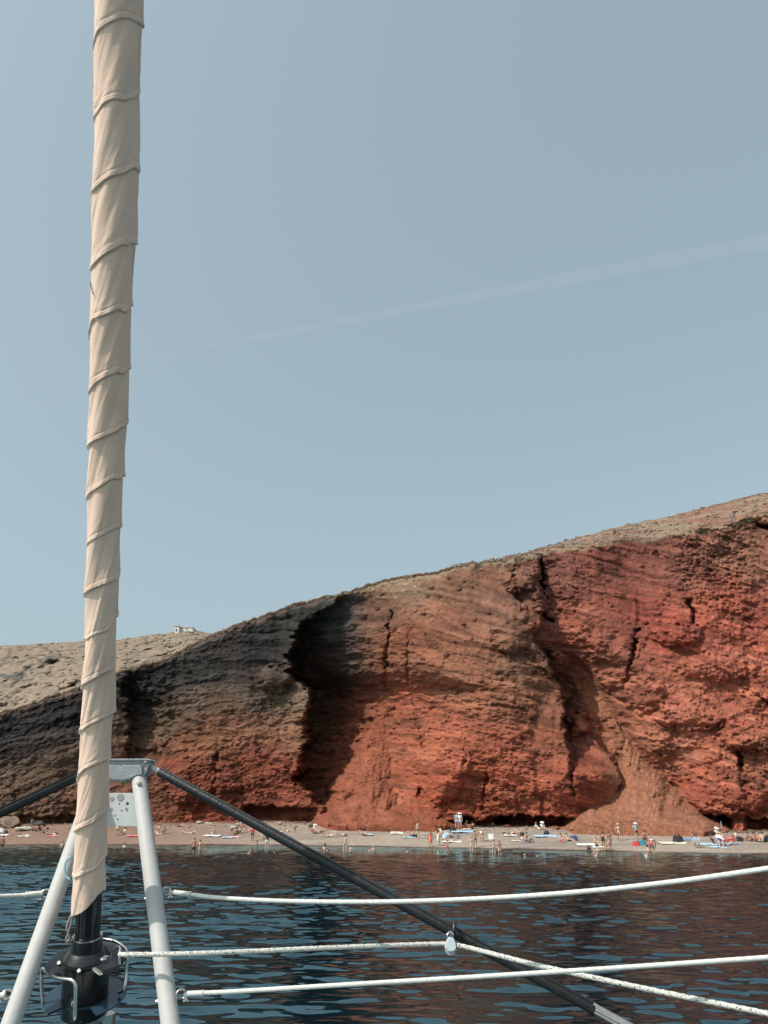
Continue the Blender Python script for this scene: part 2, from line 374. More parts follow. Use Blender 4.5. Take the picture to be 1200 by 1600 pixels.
Ysm = Y + 0.6 - 0.10 * fbm(PX / 30, PY / 60, 3, 120)
Yrock = Yrock * (1 - chute) + Ysm * chute
f1 = cone(604, 1082, 1.12, 0.6, -1.0, .60); f2 = cone(962, 1128, 1.45, -1.4, 6.6, .60); f3 = cone(652, 1235, 1.9, 0.2, 1.0, .9); f4 = cone(1072, 1268, 1.9, -0.2, 1, 1.0); f5 = cone(540, 1238, 1.9, 0.0, -1, .9)
grit = fbm(PX / 4, PY / 3, 4, 130, .8) * 0.30 + fbm(PX / 40, PY / 40, 3, 131) * 0.45
gul = ridged(PX / 13 + PY / 50, PY / 160, 4, 140) * 0.30
fan = np.minimum.reduce([f1, f2, f3, f4, f5]) - grit - gul + 1.1 * np.clip(ridged(PX / 30, PY / 46, 4, 141) - .15, 0, 1) * sstep(0, 8, Hm)
isfan = np.clip(sstep(-1.4, 1.0, Yrock - fan + .8 * fbm(PX / 20, PY / 20, 3, 174)), 0, 1)
Yc = np.where(fan < 1e5, np.minimum(Yrock, fan), Yrock)
isfan = np.where(fan < 1e5, isfan, 0); isfan = np.maximum(isfan, chute)
fan2 = np.where(np.abs(f2 - np.minimum.reduce([f1, f2, f3, f4, f5])) < 1e-6, isfan, chute)
Yc = np.maximum(Yc, y_water(PX) + 11)
# ---- rock colours (albedo of the beds; from dark scoria on the left to iron-red on the right)
KC = [(0, 1150, 64, 64, 63), (80, 1110, 62, 62, 62), (100, 1195, 96, 80, 68), (30, 1235, 104, 82, 68), (60, 1272, 122, 92, 76), (150, 1240, 118, 82, 64), (-200, 1200, 80, 74, 68),
      (230, 1075, 66, 66, 64), (300, 1045, 70, 70, 67), (400, 1000, 72, 73, 71), (470, 965, 74, 74, 70), (250, 1135, 100, 80, 66), (300, 1105, 104, 86, 74), (400, 1085, 100, 88, 78), (450, 1105, 116, 95, 80),
      (300, 1160, 134, 86, 60), (400, 1150, 132, 88, 66), (450, 1140, 136, 92, 70), (300, 1220, 132, 64, 44), (400, 1200, 136, 70, 50), (450, 1220, 138, 68, 50), (350, 1265, 128, 62, 44), (210, 1260, 116, 68, 52),
      (520, 960, 84, 88, 86), (520, 1050, 88, 70, 64), (560, 1120, 130, 66, 52), (540, 1200, 152, 76, 58), (590, 1200, 158, 80, 60), (560, 1275, 156, 88, 70),
      (590, 960, 112, 74, 64), (640, 915, 118, 88, 78), (700, 905, 120, 80, 68), (760, 895, 118, 76, 66), (640, 1000, 138, 78, 62), (700, 980, 132, 80, 66), (780, 950, 120, 78, 68), (810, 1030, 122, 80, 68),
      (700, 1050, 136, 82, 66), (640, 1100, 152, 76, 60), (760, 1080, 140, 80, 62), (830, 1100, 134, 80, 64), (700, 1160, 156, 78, 60), (800, 1180, 150, 72, 54), (850, 1160, 142, 74, 58),
      (700, 1250, 156, 68, 48), (800, 1240, 154, 70, 50), (900, 1230, 148, 66, 48),
      (870, 900, 120, 66, 62), (950, 890, 124, 62, 56), (1050, 890, 118, 64, 58), (1150, 850, 130, 80, 70), (1190, 890, 138, 82, 70), (900, 980, 152, 76, 64), (1000, 950, 132, 56, 48), (1050, 1000, 148, 60, 50),
      (1120, 950, 162, 74, 58), (1180, 970, 142, 62, 52), (950, 1050, 156, 86, 72), (1060, 1080, 166, 86, 70), (1150, 1050, 170, 82, 66), (1050, 1150, 156, 88, 72), (1150, 1150, 158, 78, 62), (1100, 1230, 152, 70, 54),
      (1190, 1260, 146, 66, 50), (1180, 1200, 142, 80, 64), (1350, 1000, 160, 80, 64), (1350, 1200, 150, 72, 56)]
num = np.zeros(PX.shape + (3,)); den = np.zeros(PX.shape)
wx = PX + 26 * fbm(PX / 60, PY / 40, 3, 150); wy = SC + dip[None, :] + 18 * fbm(PX / 70, SC / 16, 3, 151)
for (kx, ky, r_, g_, b_) in KC:
    w_ = 1.0 / (((wx - kx) / 1.25) ** 2 + (wy - ky) ** 2 + 250) ** 1.7
    num += w_[..., None] * np.array(srgb(r_, g_, b_)); den += w_
C = num / den[..., None]
tone = 1 + 0.26 * np.tanh(bed2 * 2) + 0.16 * bed3 + 0.34 * fbm(PX / 40, SC / 9, 4, 155) + 0.38 * fbm(PX / 6, PY / 5, 3, 156, .7)
C = C * np.clip(tone, .45, 1.7)[..., None]
greyish = np.clip(fbm(PX / 90, SC / 7, 4, 157) * 1.6, 0, 1)[..., None] * (1 - dark)[..., None]
C = C * (1 - .15 * greyish) + C.mean(-1, keepdims=True) * np.array([1.35, 1.0, .8]) * .15 * greyish
# white crust near the rim, pale dry ledges in the dark rock
crust = np.exp(-((PX - 648) / 34) ** 2 - ((PY - 916) / 9) ** 2) * sstep(.12, .4, fbm(PX / 6, PY / 4, 3, 160))
C = C * (1 - .6 * crust[..., None]) + np.array([.42, .38, .34]) * .6 * crust[..., None]
palel = sstep(.3, .6, bed2) * dark * sstep(0, .4, fbm(PX / 30, PY / 20, 3, 161))
C = C + palel[..., None] * np.array([.03, .029, .026])
C = C * (1 - .30 * stonem)[..., None]
fc = np.array(srgb(150, 80, 62)) * .88; fc2 = np.array(srgb(158, 96, 76)) * .95
g1 = (1 + .55 * fbm(PX / 2.6, PY / 2.6, 3, 170, .8) + .26 * fbm(PX / 14, PY / 60, 4, 171))[..., None]
softf = np.clip(isfan * (0.75 + .8 * fbm(PX / 24, PY / 30, 3, 173)), 0, 1)[..., None]; C = C * (1 - softf) + fc * g1 * softf
f2m = np.clip(fan2, 0, 1)[..., None]; C = C * (1 - f2m) + fc2 * g1 * f2m
tanrim = (1 - sstep(2, 9, PY - RIM + 4 * fbm(PX / 12, PX * 0, 3, 172)))[..., None] * 0.8
C = C * (1 - tanrim) + np.array(srgb(150, 126, 112)) * tanrim
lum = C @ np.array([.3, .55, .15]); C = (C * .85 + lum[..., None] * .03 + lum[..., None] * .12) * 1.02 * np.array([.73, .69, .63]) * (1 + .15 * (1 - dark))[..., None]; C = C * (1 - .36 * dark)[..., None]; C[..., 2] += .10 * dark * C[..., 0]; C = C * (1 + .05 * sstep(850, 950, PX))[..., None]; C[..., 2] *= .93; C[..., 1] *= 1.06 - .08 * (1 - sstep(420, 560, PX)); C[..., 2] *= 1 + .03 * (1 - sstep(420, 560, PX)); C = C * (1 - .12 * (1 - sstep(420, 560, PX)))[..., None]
l2 = (C @ np.array([.3, .55, .15]))[..., None]; kd = (.07 * sstep(600, 900, PX))[..., None]; C = C * (1 - kd) + l2 * np.array([1.25, 1.0, .85]) * kd; 
ln1 = np.clip(ridged(PX / 220, SC2 / 10, 2, 190), 0, 1) ** 3; ln2 = np.clip(ridged(PX / 140 + 7, SC2 / 6, 2, 193), 0, 1) ** 4
C = C * (1 + .30 * ln1 * sstep(-.1, .3, fbm(PX / 90, PY / 60, 2, 194)) - .42 * ln2 * sstep(-.1, .3, fbm(PX / 70, PY / 60, 2, 195)))[..., None]
M_ROCK = attr_mat('volcanic_rock', 0.95, 2.2, 0.22, 0.75, 0.22, 2.6, 0.2)
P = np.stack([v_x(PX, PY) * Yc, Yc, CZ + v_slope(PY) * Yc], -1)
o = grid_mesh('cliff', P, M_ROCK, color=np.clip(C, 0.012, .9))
tag(o, 'tall volcanic cliff, black on the left and iron red on the right, rising behind the beach', 'cliff', kind='structure')
RIMY_Y = Yc[0].copy()

# clifftop slope: dry tan ground above the rim, skyline higher than the rim on the right
SKX = [-300, 560, 600, 700, 750, 787, 825, 862, 900, 940, 975, 1012, 1040, 1069, 1100, 1125, 1150, 1189, 1250, 1500]
SKY = [0, 0, 1, 3, 3, 4, 862, 851, 840, 830, 821, 813, 808, 801, 793, 787, 780, 771, 765, 740]
tpx = cpx[::2]; r_t = rim1[::2]; Yr = RIMY_Y[::2]
skyl = np.where(tpx < 800, r_t - np.interp(tpx, SKX[:6], SKY[:6]) - 1.0, np.interp(tpx, SKX[5:], [873] + SKY[6:]))
bl = sstep(780, 830, tpx); skyl = (r_t - 4) * (1 - bl) + skyl * bl
skyl = np.minimum(skyl, r_t - 0.6) + 1.6 * fbm(tpx / 14, tpx * 0, 4, 180) * bl
tt = np.linspace(0, 1, 110); PXt, TT = np.meshgrid(tpx, tt)
depth_back = np.interp(PXt, [-300, 700, 850, 1200, 1500], [5, 6, 26, 60, 70])
PYt = r_t[None] + (skyl[None] - r_t[None]) * TT ** 0.85
Yt = Yr[None] + depth_back * TT ** 1.5
und = fbm(PXt / 40, TT * 6 + PXt / 90, 5, 181, .6)
Yt = Yt + und * 3.0 * TT * bl[None] - fbm(PXt / 8, TT * 30, 4, 182, .6) * 0.8 * np.minimum(TT * 8, 1)
top1 = np.stack([v_x(PXt, PYt) * Yt, Yt, CZ + v_slope(PYt) * Yt], -1); top1_cliff = top1
back = []
for dY, dZ in [(6, 0.2), (20, -1.5), (60, -8), (150, -34)]:
    q = top1[-1].copy(); q[:, 1] += dY; q[:, 2] += dZ; q[:, 0] *= (q[:, 1]) / (q[:, 1] - dY); back.append(q)
Pt = np.concatenate([top1, np.stack(back)], 0)
ct_ = np.array(srgb(160, 140, 122)); cr_ = np.array(srgb(146, 92, 76)); cg_ = np.array(srgb(120, 112, 98))
mm = sstep(.0, .45, fbm(PXt / 50 + TT * 3, TT * 7, 4, 184) + .25 * (1 - TT))[..., None]; m2 = sstep(.1, .5, fbm(PXt / 9, TT * 26, 4, 185))[..., None]
Ct = ct_ * (1 - .6 * mm) + cr_ * .6 * mm; Ct = Ct * (1 - .45 * m2) + cg_ * .45 * m2
redtop = (sstep(1090, 1130, PXt) * sstep(.86, .97, TT + .05 * fbm(PXt / 14, TT * 5, 2, 186)))[..., None]; Ct = Ct * (1 - redtop * .8) + np.array(srgb(120, 76, 66)) * redtop * .8
Ct = Ct * (1 + .3 * fbm(PXt / 4, TT * 40, 3, 187))[..., None] * 0.92
Ct = np.concatenate([Ct, np.repeat(Ct[-1:], 4, 0)], 0)
M_DRY = attr_mat('dry_hill_earth', 0.95, 1.2, 0.2, 0.7, 0.2, 2.0, 0.2)
o = grid_mesh('clifftop_slope', Pt, M_DRY, color=np.clip(Ct * np.array([.76, .71, .67]), .01, .9))
tag(o, 'dry tan slope running back from the rim of the cliff', 'slope', kind='structure')

# left hill behind the dark end of the cliff
HX = [-400, 0, 60, 130, 180, 230, 262, 285, 305, 330, 350, 400, 520]; HY = [1030, 1009, 1006, 1002, 1000, 993, 989, 985, 984.5, 990, 996, 1010, 1035]
hp = np.linspace(-400, 520, 620); ht = np.linspace(0, 1, 170)
PXh, TH = np.meshgrid(hp, ht)
hs = np.interp(hp, HX, HY) + 1.2 * fbm(hp / 10, hp * 0, 4, 190)
hr = np.interp(hp, RIMX, RIMY) + 16
PYh = hr[None] + (hs[None] - hr[None]) * TH
Y0 = np.interp(hp, cpx, RIMY_Y)[None] + 3
Yh = Y0 + (300 - Y0) * TH ** 1.25
Yh = Yh + fbm(PXh / 60, TH * 5, 4, 191) * 22 * sstep(0, .3, TH) * (1 - sstep(.85, 1, TH) * .7) - fbm(PXh / 22, TH * 26 + PXh / 300, 5, 192, .6) * 1.3 * sstep(0.02, .2, TH)
top1 = np.stack([v_x(PXh, PYh) * Yh, Yh, CZ + v_slope(PYh) * Yh], -1)
back = []
for dY, dZ in [(10, -0.5), (40, -6), (120, -40), (200, -75)]:
    q = top1[-1].copy(); q[:, 1] += dY; q[:, 2] += dZ; back.append(q)
Ph = np.concatenate([top1, np.stack(back)], 0)
rocky = sstep(.28, .5, fbm(PXh / 16, TH * 30, 4, 194) + .35 * np.exp(-((PXh - 30) / 60) ** 2 - ((PYh - 1045) / 20) ** 2))[..., None]
Chh = np.array(srgb(156, 138, 122)) * (1 + .25 * fbm(PXh / 8, TH * 40, 4, 195))[..., None] * (1 - rocky) + np.array(srgb(110, 104, 98)) * rocky
ter = sstep(.35, .6, fbm(PXh / 90, TH * 60, 3, 196))[..., None]; Chh = Chh * (1 - .25 * ter)
Chh = np.concatenate([Chh, np.repeat(Chh[-1:], 4, 0)], 0)
o = grid_mesh('hill', Ph, M_DRY, color=np.clip(Chh * np.array([.68, .66, .63]), .01, .9))
tag(o, 'bare pale hill behind the black end of the cliff', 'hill', kind='structure')

# stones and low scrub on the dry slopes, too many to count
def scatter(name, label, P, rmax, cmin, cmax, n, smin, smax, m, seed):
    r0 = random.Random(seed); ico = bmesh.new(); bmesh.ops.create_icosphere(ico, subdivisions=1, radius=1); iv = np.array([v.co[:] for v in ico.verts]); fi = np.array([[v.index for v in f.verts] for f in ico.faces]); ico.free()
    V_ = []; F_ = []
    for k in range(n):
        i = int(rmax * (1 - r0.random() ** 1.4)); j = r0.randint(cmin, cmax); p = P[min(i, rmax), j]; s = smin + (smax - smin) * r0.random() ** 4
        sc3 = np.array([s * r0.uniform(.8, 1.8), s * r0.uniform(.8, 1.4), s * r0.uniform(.4, .9)]); jit = np.array([r0.uniform(.65, 1.25) for _ in iv])[:, None]
        F_.append(fi + len(V_) * len(iv)); V_.append(p + iv * sc3 * jit)
    V_ = np.concatenate(V_); F_ = np.concatenate(F_); o = link(name, raw(name, V_.tolist(), F_.tolist()), m, smooth=False); tag(o, label, name.replace('_', ' '), kind='stuff')
M_SCRUB = mat('dry_scrub', (.19, .16, .115), .9, 0, .4, 2); M_STN = mat('slope_stone', (.19, .145, .12), .9, 0, .4, 1)
nc = len(tpx); ja = int(nc * .56)
scatter('clifftop_stones', 'small dark stones strewn over the dry slope above the rim of the cliff', top1_cliff, 108, ja, nc - 60, 900, .10, .50, M_STN, 3)
scatter('clifftop_scrub', 'low dry scrub dotted over the slope above the cliff', top1_cliff, 109, int(nc * .2), nc - 60, 600, .12, .38, M_SCRUB, 4)
scatter('hill_scrub', 'low scrub and stones dotted over the pale hill on the left', top1, 168, 150, 560, 1100, .25, 1.0, M_SCRUB, 5)

# ================================================================== THE SEA
rng = np.random.RandomState(12)
rows = np.concatenate([np.linspace(-600, 4, 14), np.geomspace(5, 9.8, 60), 10 * np.exp(np.arange(0, math.log(14.0), 0.0022)), np.geomspace(160, 4000, 14)])
us = np.concatenate([-np.geomspace(6, .74, 26), np.linspace(-.72, .72, 680), np.geomspace(.74, 6, 26)])
U, YS = np.meshgrid(us, rows)
XS = U * np.maximum(np.abs(YS), 8)
Zs = np.zeros_like(XS)
near = np.clip(1 - (YS - 110) / 60, 0, 1) * (YS > 4)
patch = 0.75 + 0.75 * fbm(XS / 9, YS / 16, 3, 200)               # gusts: rougher and smoother water
patch = np.clip(patch, .25, 1.6)
dist = np.clip(YS, 6, None)
def wave(lam, ang, slope_a, jit):
    k = 2 * math.pi / lam; kx, ky = k * math.sin(ang), k * math.cos(ang)
    fade = np.clip((lam / (0.0026 * dist * 2.6)) - 0.6, 0, 1)
    return slope_a / k * np.sin(kx * XS + ky * YS + rng.uniform(0, 6.28) + jit) * fade
wx_ = 1.4 * fbm(XS / 2.6, YS / 2.6, 2, 205); wx2 = 1.6 * fbm(XS / 1.1, YS / 1.1, 2, 208)
for i in range(80):
    lam = math.exp(rng.uniform(math.log(.26), math.log(2.1)))
    ang = rng.normal(0.10, 0.36)
    Zs += wave(lam, ang, 0.0255 * (lam / 1.2) ** -.05, wx_ * (0.9 if lam > 1.2 else 1.5) + (wx2 if lam < 1.2 else 0))
Zs = Zs * patch * near
calm = 1 - 0.55 * sstep(45, 85, YS); Zs *= calm
m = bpy.data.materials.new('sea_water'); m.use_nodes = True; nt = m.node_tree; nt.nodes.clear()
b = nt.nodes.new('ShaderNodeBsdfGlossy'); b.inputs['Color'].default_value = (.60, .84, .91, 1); b.inputs['Roughness'].default_value = .045
df = nt.nodes.new('ShaderNodeBsdfDiffuse'); fr = nt.nodes.new('ShaderNodeFresnel'); fr.inputs['IOR'].default_value = 2.15
mx = nt.nodes.new('ShaderNodeMixShader'); ou = nt.nodes.new('ShaderNodeOutputMaterial')
a = nt.nodes.new('ShaderNodeAttribute'); a.attribute_name = 'Col'; nt.links.new(a.outputs['Color'], df.inputs['Color'])
nt.links.new(fr.outputs[0], mx.inputs[0]); nt.links.new(df.outputs[0], mx.inputs[1]); nt.links.new(b.outputs[0], mx.inputs[2]); nt.links.new(mx.outputs[0], ou.inputs[0])
tc = nt.nodes.new('ShaderNodeTexCoord'); mp = nt.nodes.new('ShaderNodeMapping'); mp.inputs['Scale'].default_value = (0.8, 1.5, 1)
n1 = nt.nodes.new('ShaderNodeTexNoise'); n1.inputs['Scale'].default_value = 3.0; n1.inputs['Detail'].default_value = 3; n1.inputs['Roughness'].default_value = 0.5
bp = nt.nodes.new('ShaderNodeBump'); bp.inputs['Strength'].default_value = 0.2; bp.inputs['Distance'].default_value = 0.02
nt.links.new(tc.outputs['Object'], mp.inputs[0]); nt.links.new(mp.outputs[0], n1.inputs['Vector']); nt.links.new(n1.outputs['Fac'], bp.inputs['Height']); nt.links.new(bp.outputs[0], b.inputs['Normal']); nt.links.new(bp.outputs[0], fr.inputs['Normal'])
upx = 600 + U * 1202 * 1.09
dsh = np.maximum(y_water(np.clip(upx, -300, 1500)) - YS, 0)
shal = np.exp(-dsh / 7.0)[..., None]
deep = np.array([.003, .012, .017]); mid_ = np.array([.009, .014, .014]); sh_ = np.array([.05, .034, .024])
dm = (1 - sstep(18, 62, dsh + 10 * fbm(XS / 12, YS / 8, 3, 210)))[..., None]
Cs = deep * (1 - dm) + mid_ * dm; Cs = Cs * (1 - shal) + sh_ * shal
o = grid_mesh('sea', np.stack([XS, YS, Zs], -1), m, color=Cs)
tag(o, 'dark blue green sea with small ripples in front of the beach', 'sea', kind='structure')

# ================================================================== THE BOAT: bow gear in the foreground
M_ALU = mat('matt_aluminium_tube', (0.42, 0.405, 0.39), 0.62, 0.0, 0.05, 30, 0.12, 140)
M_ALU2 = mat('cast_aluminium', (0.30, 0.30, 0.31), 0.45, 0.35, 0.10, 25, 0.2, 120)
M_PLATE = mat('pale_painted_plate', (0.55, 0.56, 0.55), 0.55, 0.0, 0.08, 14)
M_STEEL = mat('stainless_steel', (0.62, 0.59, 0.55), 0.22, 1.0, 0.12, 40)
M_BLACK = mat('black_anodised', (0.010, 0.010, 0.011), 0.16, 0.0, 0.1, 20, 0, 0, 0.6)
M_BLACKM = mat('black_satin_plastic', (0.016, 0.018, 0.020), 0.34, 0.0, 0.25, 18, 0.1, 60, 0.5)
M_SLEEVE = mat('black_tube_sleeve', (0.011, 0.013, 0.014), 0.42, 0.0, 0.35, 16, 0.15, 90, 0.35)
M_DISC = mat('reflection_blue_disc', (0.022, 0.045, 0.070), 0.22, 0.0, 0.15, 12)  # bluish reflection on the lower disc, painted into its base colour
M_HOLE = mat('dark_hole', (0.02, 0.02, 0.02), 0.8)
M_SMUDGE = mat('grey_smudge', (0.30, 0.30, 0.30), 0.6)
M_ROPE = mat('white_rope', (0.62, 0.60, 0.56), 0.8, 0, 0.12, 120, 0.3, 260)
M_CORD = mat('weathered_grey_cord', (0.25, 0.23, 0.2), 0.85, 0, 0.3, 150)
def fleck_mat():
    m = bpy.data.materials.new('flecked_rope'); m.use_nodes = True; nt = m.node_tree; b = nt.nodes['Principled BSDF']
    tc = nt.nodes.new('ShaderNodeTexCoord'); v = nt.nodes.new('ShaderNodeTexNoise'); v.inputs['Scale'].default_value = 190; v.inputs['Detail'].default_value = 2
    cr = nt.nodes.new('ShaderNodeValToRGB'); cr.color_ramp.elements[0].position = 0.36; cr.color_ramp.elements[1].position = 0.45
    cr.color_ramp.elements[0].color = (.07, .065, .06, 1); cr.color_ramp.elements[1].color = (.56, .54, .49, 1)
    nt.links.new(tc.outputs['Object'], v.inputs['Vector']); nt.links.new(v.outputs['Fac'], cr.inputs[0]); nt.links.new(cr.outputs[0], b.inputs['Base Color']); b.inputs['Roughness'].default_value = .85
    return m
M_FLECK = fleck_mat()
def cloth_mat():
    m = bpy.data.materials.new('sand_coloured_sail_cloth'); m.use_nodes = True; nt = m.node_tree; b = nt.nodes['Principled BSDF']
    b.inputs['Roughness'].default_value = 0.85; b.inputs['Sheen Weight'].default_value = 0.15; b.inputs['Specular IOR Level'].default_value = 0.25
    tc = nt.nodes.new('ShaderNodeTexCoord'); n = nt.nodes.new('ShaderNodeTexNoise'); n.inputs['Scale'].default_value = 6; n.inputs['Detail'].default_value = 8
    cr = nt.nodes.new('ShaderNodeValToRGB'); cr.color_ramp.elements[0].position = .3; cr.color_ramp.elements[1].position = .75
    cr.color_ramp.elements[0].color = (.66, .455, .35, 1); cr.color_ramp.elements[1].color = (.74, .525, .41, 1)
    nt.links.new(tc.outputs['Object'], n.inputs['Vector']); nt.links.new(n.outputs['Fac'], cr.inputs[0]); nt.links.new(cr.outputs[0], b.inputs['Base Color'])
    n2 = nt.nodes.new('ShaderNodeTexNoise'); n2.inputs['Scale'].default_value = 420; n2.inputs['Detail'].default_value = 3
    n3 = nt.nodes.new('ShaderNodeTexNoise'); n3.inputs['Scale'].default_value = 28; n3.inputs['Detail'].default_value = 5
    ad = nt.nodes.new('ShaderNodeMath'); ad.operation = 'MULTIPLY_ADD'; ad.inputs[1].default_value = 0.18
    bp = nt.nodes.new('ShaderNodeBump'); bp.inputs['Strength'].default_value = .35; bp.inputs['Distance'].default_value = .004
    nt.links.new(tc.outputs['Object'], n2.inputs['Vector']); nt.links.new(tc.outputs['Object'], n3.inputs['Vector'])
    nt.links.new(n2.outputs['Fac'], ad.inputs[0]); nt.links.new(n3.outputs['Fac'], ad.inputs[2]); nt.links.new(ad.outputs[0], bp.inputs['Height']); nt.links.new(bp.outputs[0], b.inputs['Normal'])
    return m
M_CLOTH = cloth_mat()

# --- the forestay line: bottom at the drum, leaning back towards the boat
LEAN = -0.30
ZB = W(137, 1500, 3.35).z
def stayY(py):
    mm = slope(py); return (3.35 + LEAN * (CZ - ZB)) / (1 - LEAN * mm)
AXY = [-260, 0, 300, 600, 800, 1000, 1200, 1400, 1500, 1620]; AXX = [191, 185, 180.5, 171, 163.5, 157, 148, 137.5, 135, 130]
def axp(py, px=None):
    return W(np.interp(py, AXY, AXX) if px is None else px, py, stayY(py))
O0 = axp(1500); AX = (axp(1200) - axp(1560)).normalized()
def along(py): return (axp(py) - O0).dot(AX)
furl = empty('furled_headsail', axp(1620))
tag(furl, 'tall furled headsail wrapped in a spiral of sand coloured cloth above a black furling drum', 'sail')

# sail cloth
seams = [-220, -130, -35, 62, 178, 298, 408, 507, 602, 687, 768, 843, 917, 986, 1055, 1125, 1196, 1279, 1352, 1432]
NR, NC = 1500, 150
th = np.linspace(0, 2 * np.pi, NC, endpoint=False) - np.pi * 1.5        # 0 faces the camera; +pi/2 is the right side
tv = np.linspace(0, 1, NR)
TH2, TV = np.meshgrid(th, tv)
bot = 1413 - 21 * np.sin(TH2) + 3 * np.sin(3 * TH2 + 1)
PYs = -200 + (bot + 200) * TV
hw = np.interp(PYs, [-260, 0, 150, 300, 450, 600, 800, 1000, 1200, 1300, 1440], [35, 35.2, 34.3, 34.8, 32.5, 30.8, 26.4, 23.4, 23.6, 24, 25.2])
pyc = np.linspace(-260, 1460, 400)
Yc_ = np.array([stayY(p) for p in pyc]); Xc_ = np.array([axp(p).x for p in pyc]); Zc_ = np.array([axp(p).z for p in pyc])
Ys_ = np.interp(PYs, pyc, Yc_); Xs_ = np.interp(PYs, pyc, Xc_); Zs_ = np.interp(PYs, pyc, Zc_)
zc = Ys_ * CP + (Zs_ - CZ) * SP
Rm = hw * zc / F
ph = np.interp(PYs, seams, np.arange(len(seams))) + TH2 / (2 * np.pi) + 0.015 * np.sin(2 * TH2 + PYs / 60)
ph = ph + 0.07 * (fbm(PYs / 110, np.cos(TH2) * 1.2 + 3, 3, 301)) * 2
wrapn = np.floor(ph); q = ph - wrapn
rw = _tab(9)[wrapn.astype(int) & 255, 3]
# every wrap lies over the one below; its lower hem is a rolled cord
r_ = Rm - 0.0035
r_ = r_ + (0.003 + 0.006 * _tab(19)[wrapn.astype(int) & 255, 8]) * q ** 2.0
hemw = 0.028 + 0.02 * rw
hem = sstep(1 - hemw * 2.6, 1 - hemw * 2.0, q); r_ = r_ + hem * 0.0011 * (0.4 + rw) + 0.0007 * np.exp(-((q - .985) / .014) ** 2)
r_ = r_ - 0.0026 * np.exp(-(q / 0.03) ** 2) - 0.0015 * np.exp(-((q - .90) / .018) ** 2)
ss = PYs / 100.0
lefty = 0.35 + 0.65 * np.clip(-np.sin(TH2 + .3), 0, 1)
fold = fbm(ss * 1.1 - TH2 * -1.15, TH2 * 0.55 + ss * .35, 3, 310, .5)           # long diagonal pull folds
r_ = r_ + fold * 0.0100
f2_ = ridged((ss * 2.4 + TH2 * 1.9), (TH2 * .5 - ss * .25) + wrapn * 3.1, 3, 320, .55)
r_ = r_ + f2_ * 0.0050 * lefty * (0.3 + 0.7 * fbm(ss * 1.2, TH2, 2, 322) ** 2 * 3)
puck = np.exp(-((q - .80) / .10) ** 2); f3_ = vnoise(ss * 9 + TH2 * 3.2, wrapn * 5 + TH2 * 1.1 + ss, 330) * 2 - 1
r_ = r_ + f3_ * 0.0026 * puck * lefty
r_ = r_ + 0.004 * fbm(ss * .8, np.cos(TH2 + 1) * .8, 2, 340)
xdir = np.array([1.0, 0, 0]); nrm = np.array(Vector((1, 0, 0)).cross(AX).normalized());
if nrm[1] > 0: nrm = -nrm
Ps = np.stack([Xs_, Ys_, Zs_], -1) + r_[..., None] * (np.sin(TH2)[..., None] * xdir + np.cos(TH2)[..., None] * nrm)
cen = np.stack([Xs_[-1], Ys_[-1], Zs_[-1]], -1)
lip = cen + (Ps[-1] - cen) * 0.965 + np.array(AX) * 0.004; inn = cen + (Ps[-1] - cen) * 0.94 + np.array(AX) * 0.08
Ps = np.concatenate([Ps, lip[None], inn[None]], 0)
o = grid_mesh('sail_cloth', Ps, M_CLOTH, furl, wrap=True, flip=True)
# a loose thread and a little tab on the cloth
LT_ = 1
# the foil, collar, cone, drum
mb = MB(); mb.lathe(O0, AX, [(along(1330), .001), (along(1330), .046), (along(1461), .046)], 40); mb.build('foil_tube', M_BLACK, furl)
mb = MB()
for dx, k in ((-.020, 1), (.006, 1)):
    d = (nrm * 0.0455); mb.tube([O0 + AX * along(1400) + Vector(d) + Vector((dx, .0045 if dx < -.01 else 0.0, 0)), O0 + AX * along(1460) + Vector(d) + Vector((dx, .0045 if dx < -.01 else 0.0, 0))], .004, 8)
mb.build('luff_track', M_BLACK, furl)
mb = MB(); mb.lathe(O0, AX, [(along(1463), .001), (along(1463), .053), (along(1466), .055), (along(1491), .056), (along(1491), .001)], 40); clr = mb.build('collar', M_BLACK, furl)
mb = MB(); mb.lathe(O0, AX, [(along(1462.5), .048), (along(1461), .0545), (along(1464), .0545), (along(1465.5), .048)], 40); mb.build('clamp_band', M_STEEL, clr)
h0 = along(1484); 
mb = MB(); mb.lathe(O0, AX, [(h0 + .004, .05), (h0 + .004, .062), (h0 - .020, .083), (h0 - .026, .085), (h0 - .026, .05)], 48); con = mb.build('drum_cone', M_BLACKM, furl)
hd = h0 - .028
mb = MB()                                        # upper guard disc, cut to a blunt octagon with bent-down sides
NA = 64; a1 = AX.orthogonal().normalized(); a1 = Vector((1, 0, 0)) - AX * AX.x; a1.normalize(); a2 = AX.cross(a1)
ringdef = [(.085, 0, 1), (.120, 0, 1), (.138, -.003, 0), (.145, -.016, 0), (.141, -.018, 0), (.134, -.009, 0), (.118, -.006, 1), (.085, -.006, 1)]
vv = []; ff = []
for (r0, dz, k) in ringdef:
    for i in range(NA):
        t = 2 * math.pi * i / NA; oc = math.cos(((t + math.pi / 8) % (math.pi / 4)) - math.pi / 8); rr = r0 if k else r0 * (0.965 / oc if r0 > .1 else 1)
        side = abs(math.cos(t)) ** 2; front = math.sin(t) * a2.y < 0 and abs(math.cos(t)) * rr < .088; rr = min(rr, .0885) if front else rr; vv.append(O0 + AX * (hd + dz * (0.35 + .9 * side)) + (a1 * math.cos(t) + a2 * math.sin(t)) * rr)
for j in range(len(ringdef)):
    for i in range(NA): j2 = (j + 1) % len(ringdef); ff.append([j * NA + i, j * NA + (i + 1) % NA, j2 * NA + (i + 1) % NA, j2 * NA + i])
mb.add(vv, ff); mb.build('upper_disc', M_BLACKM, furl)
hb = along(1581)
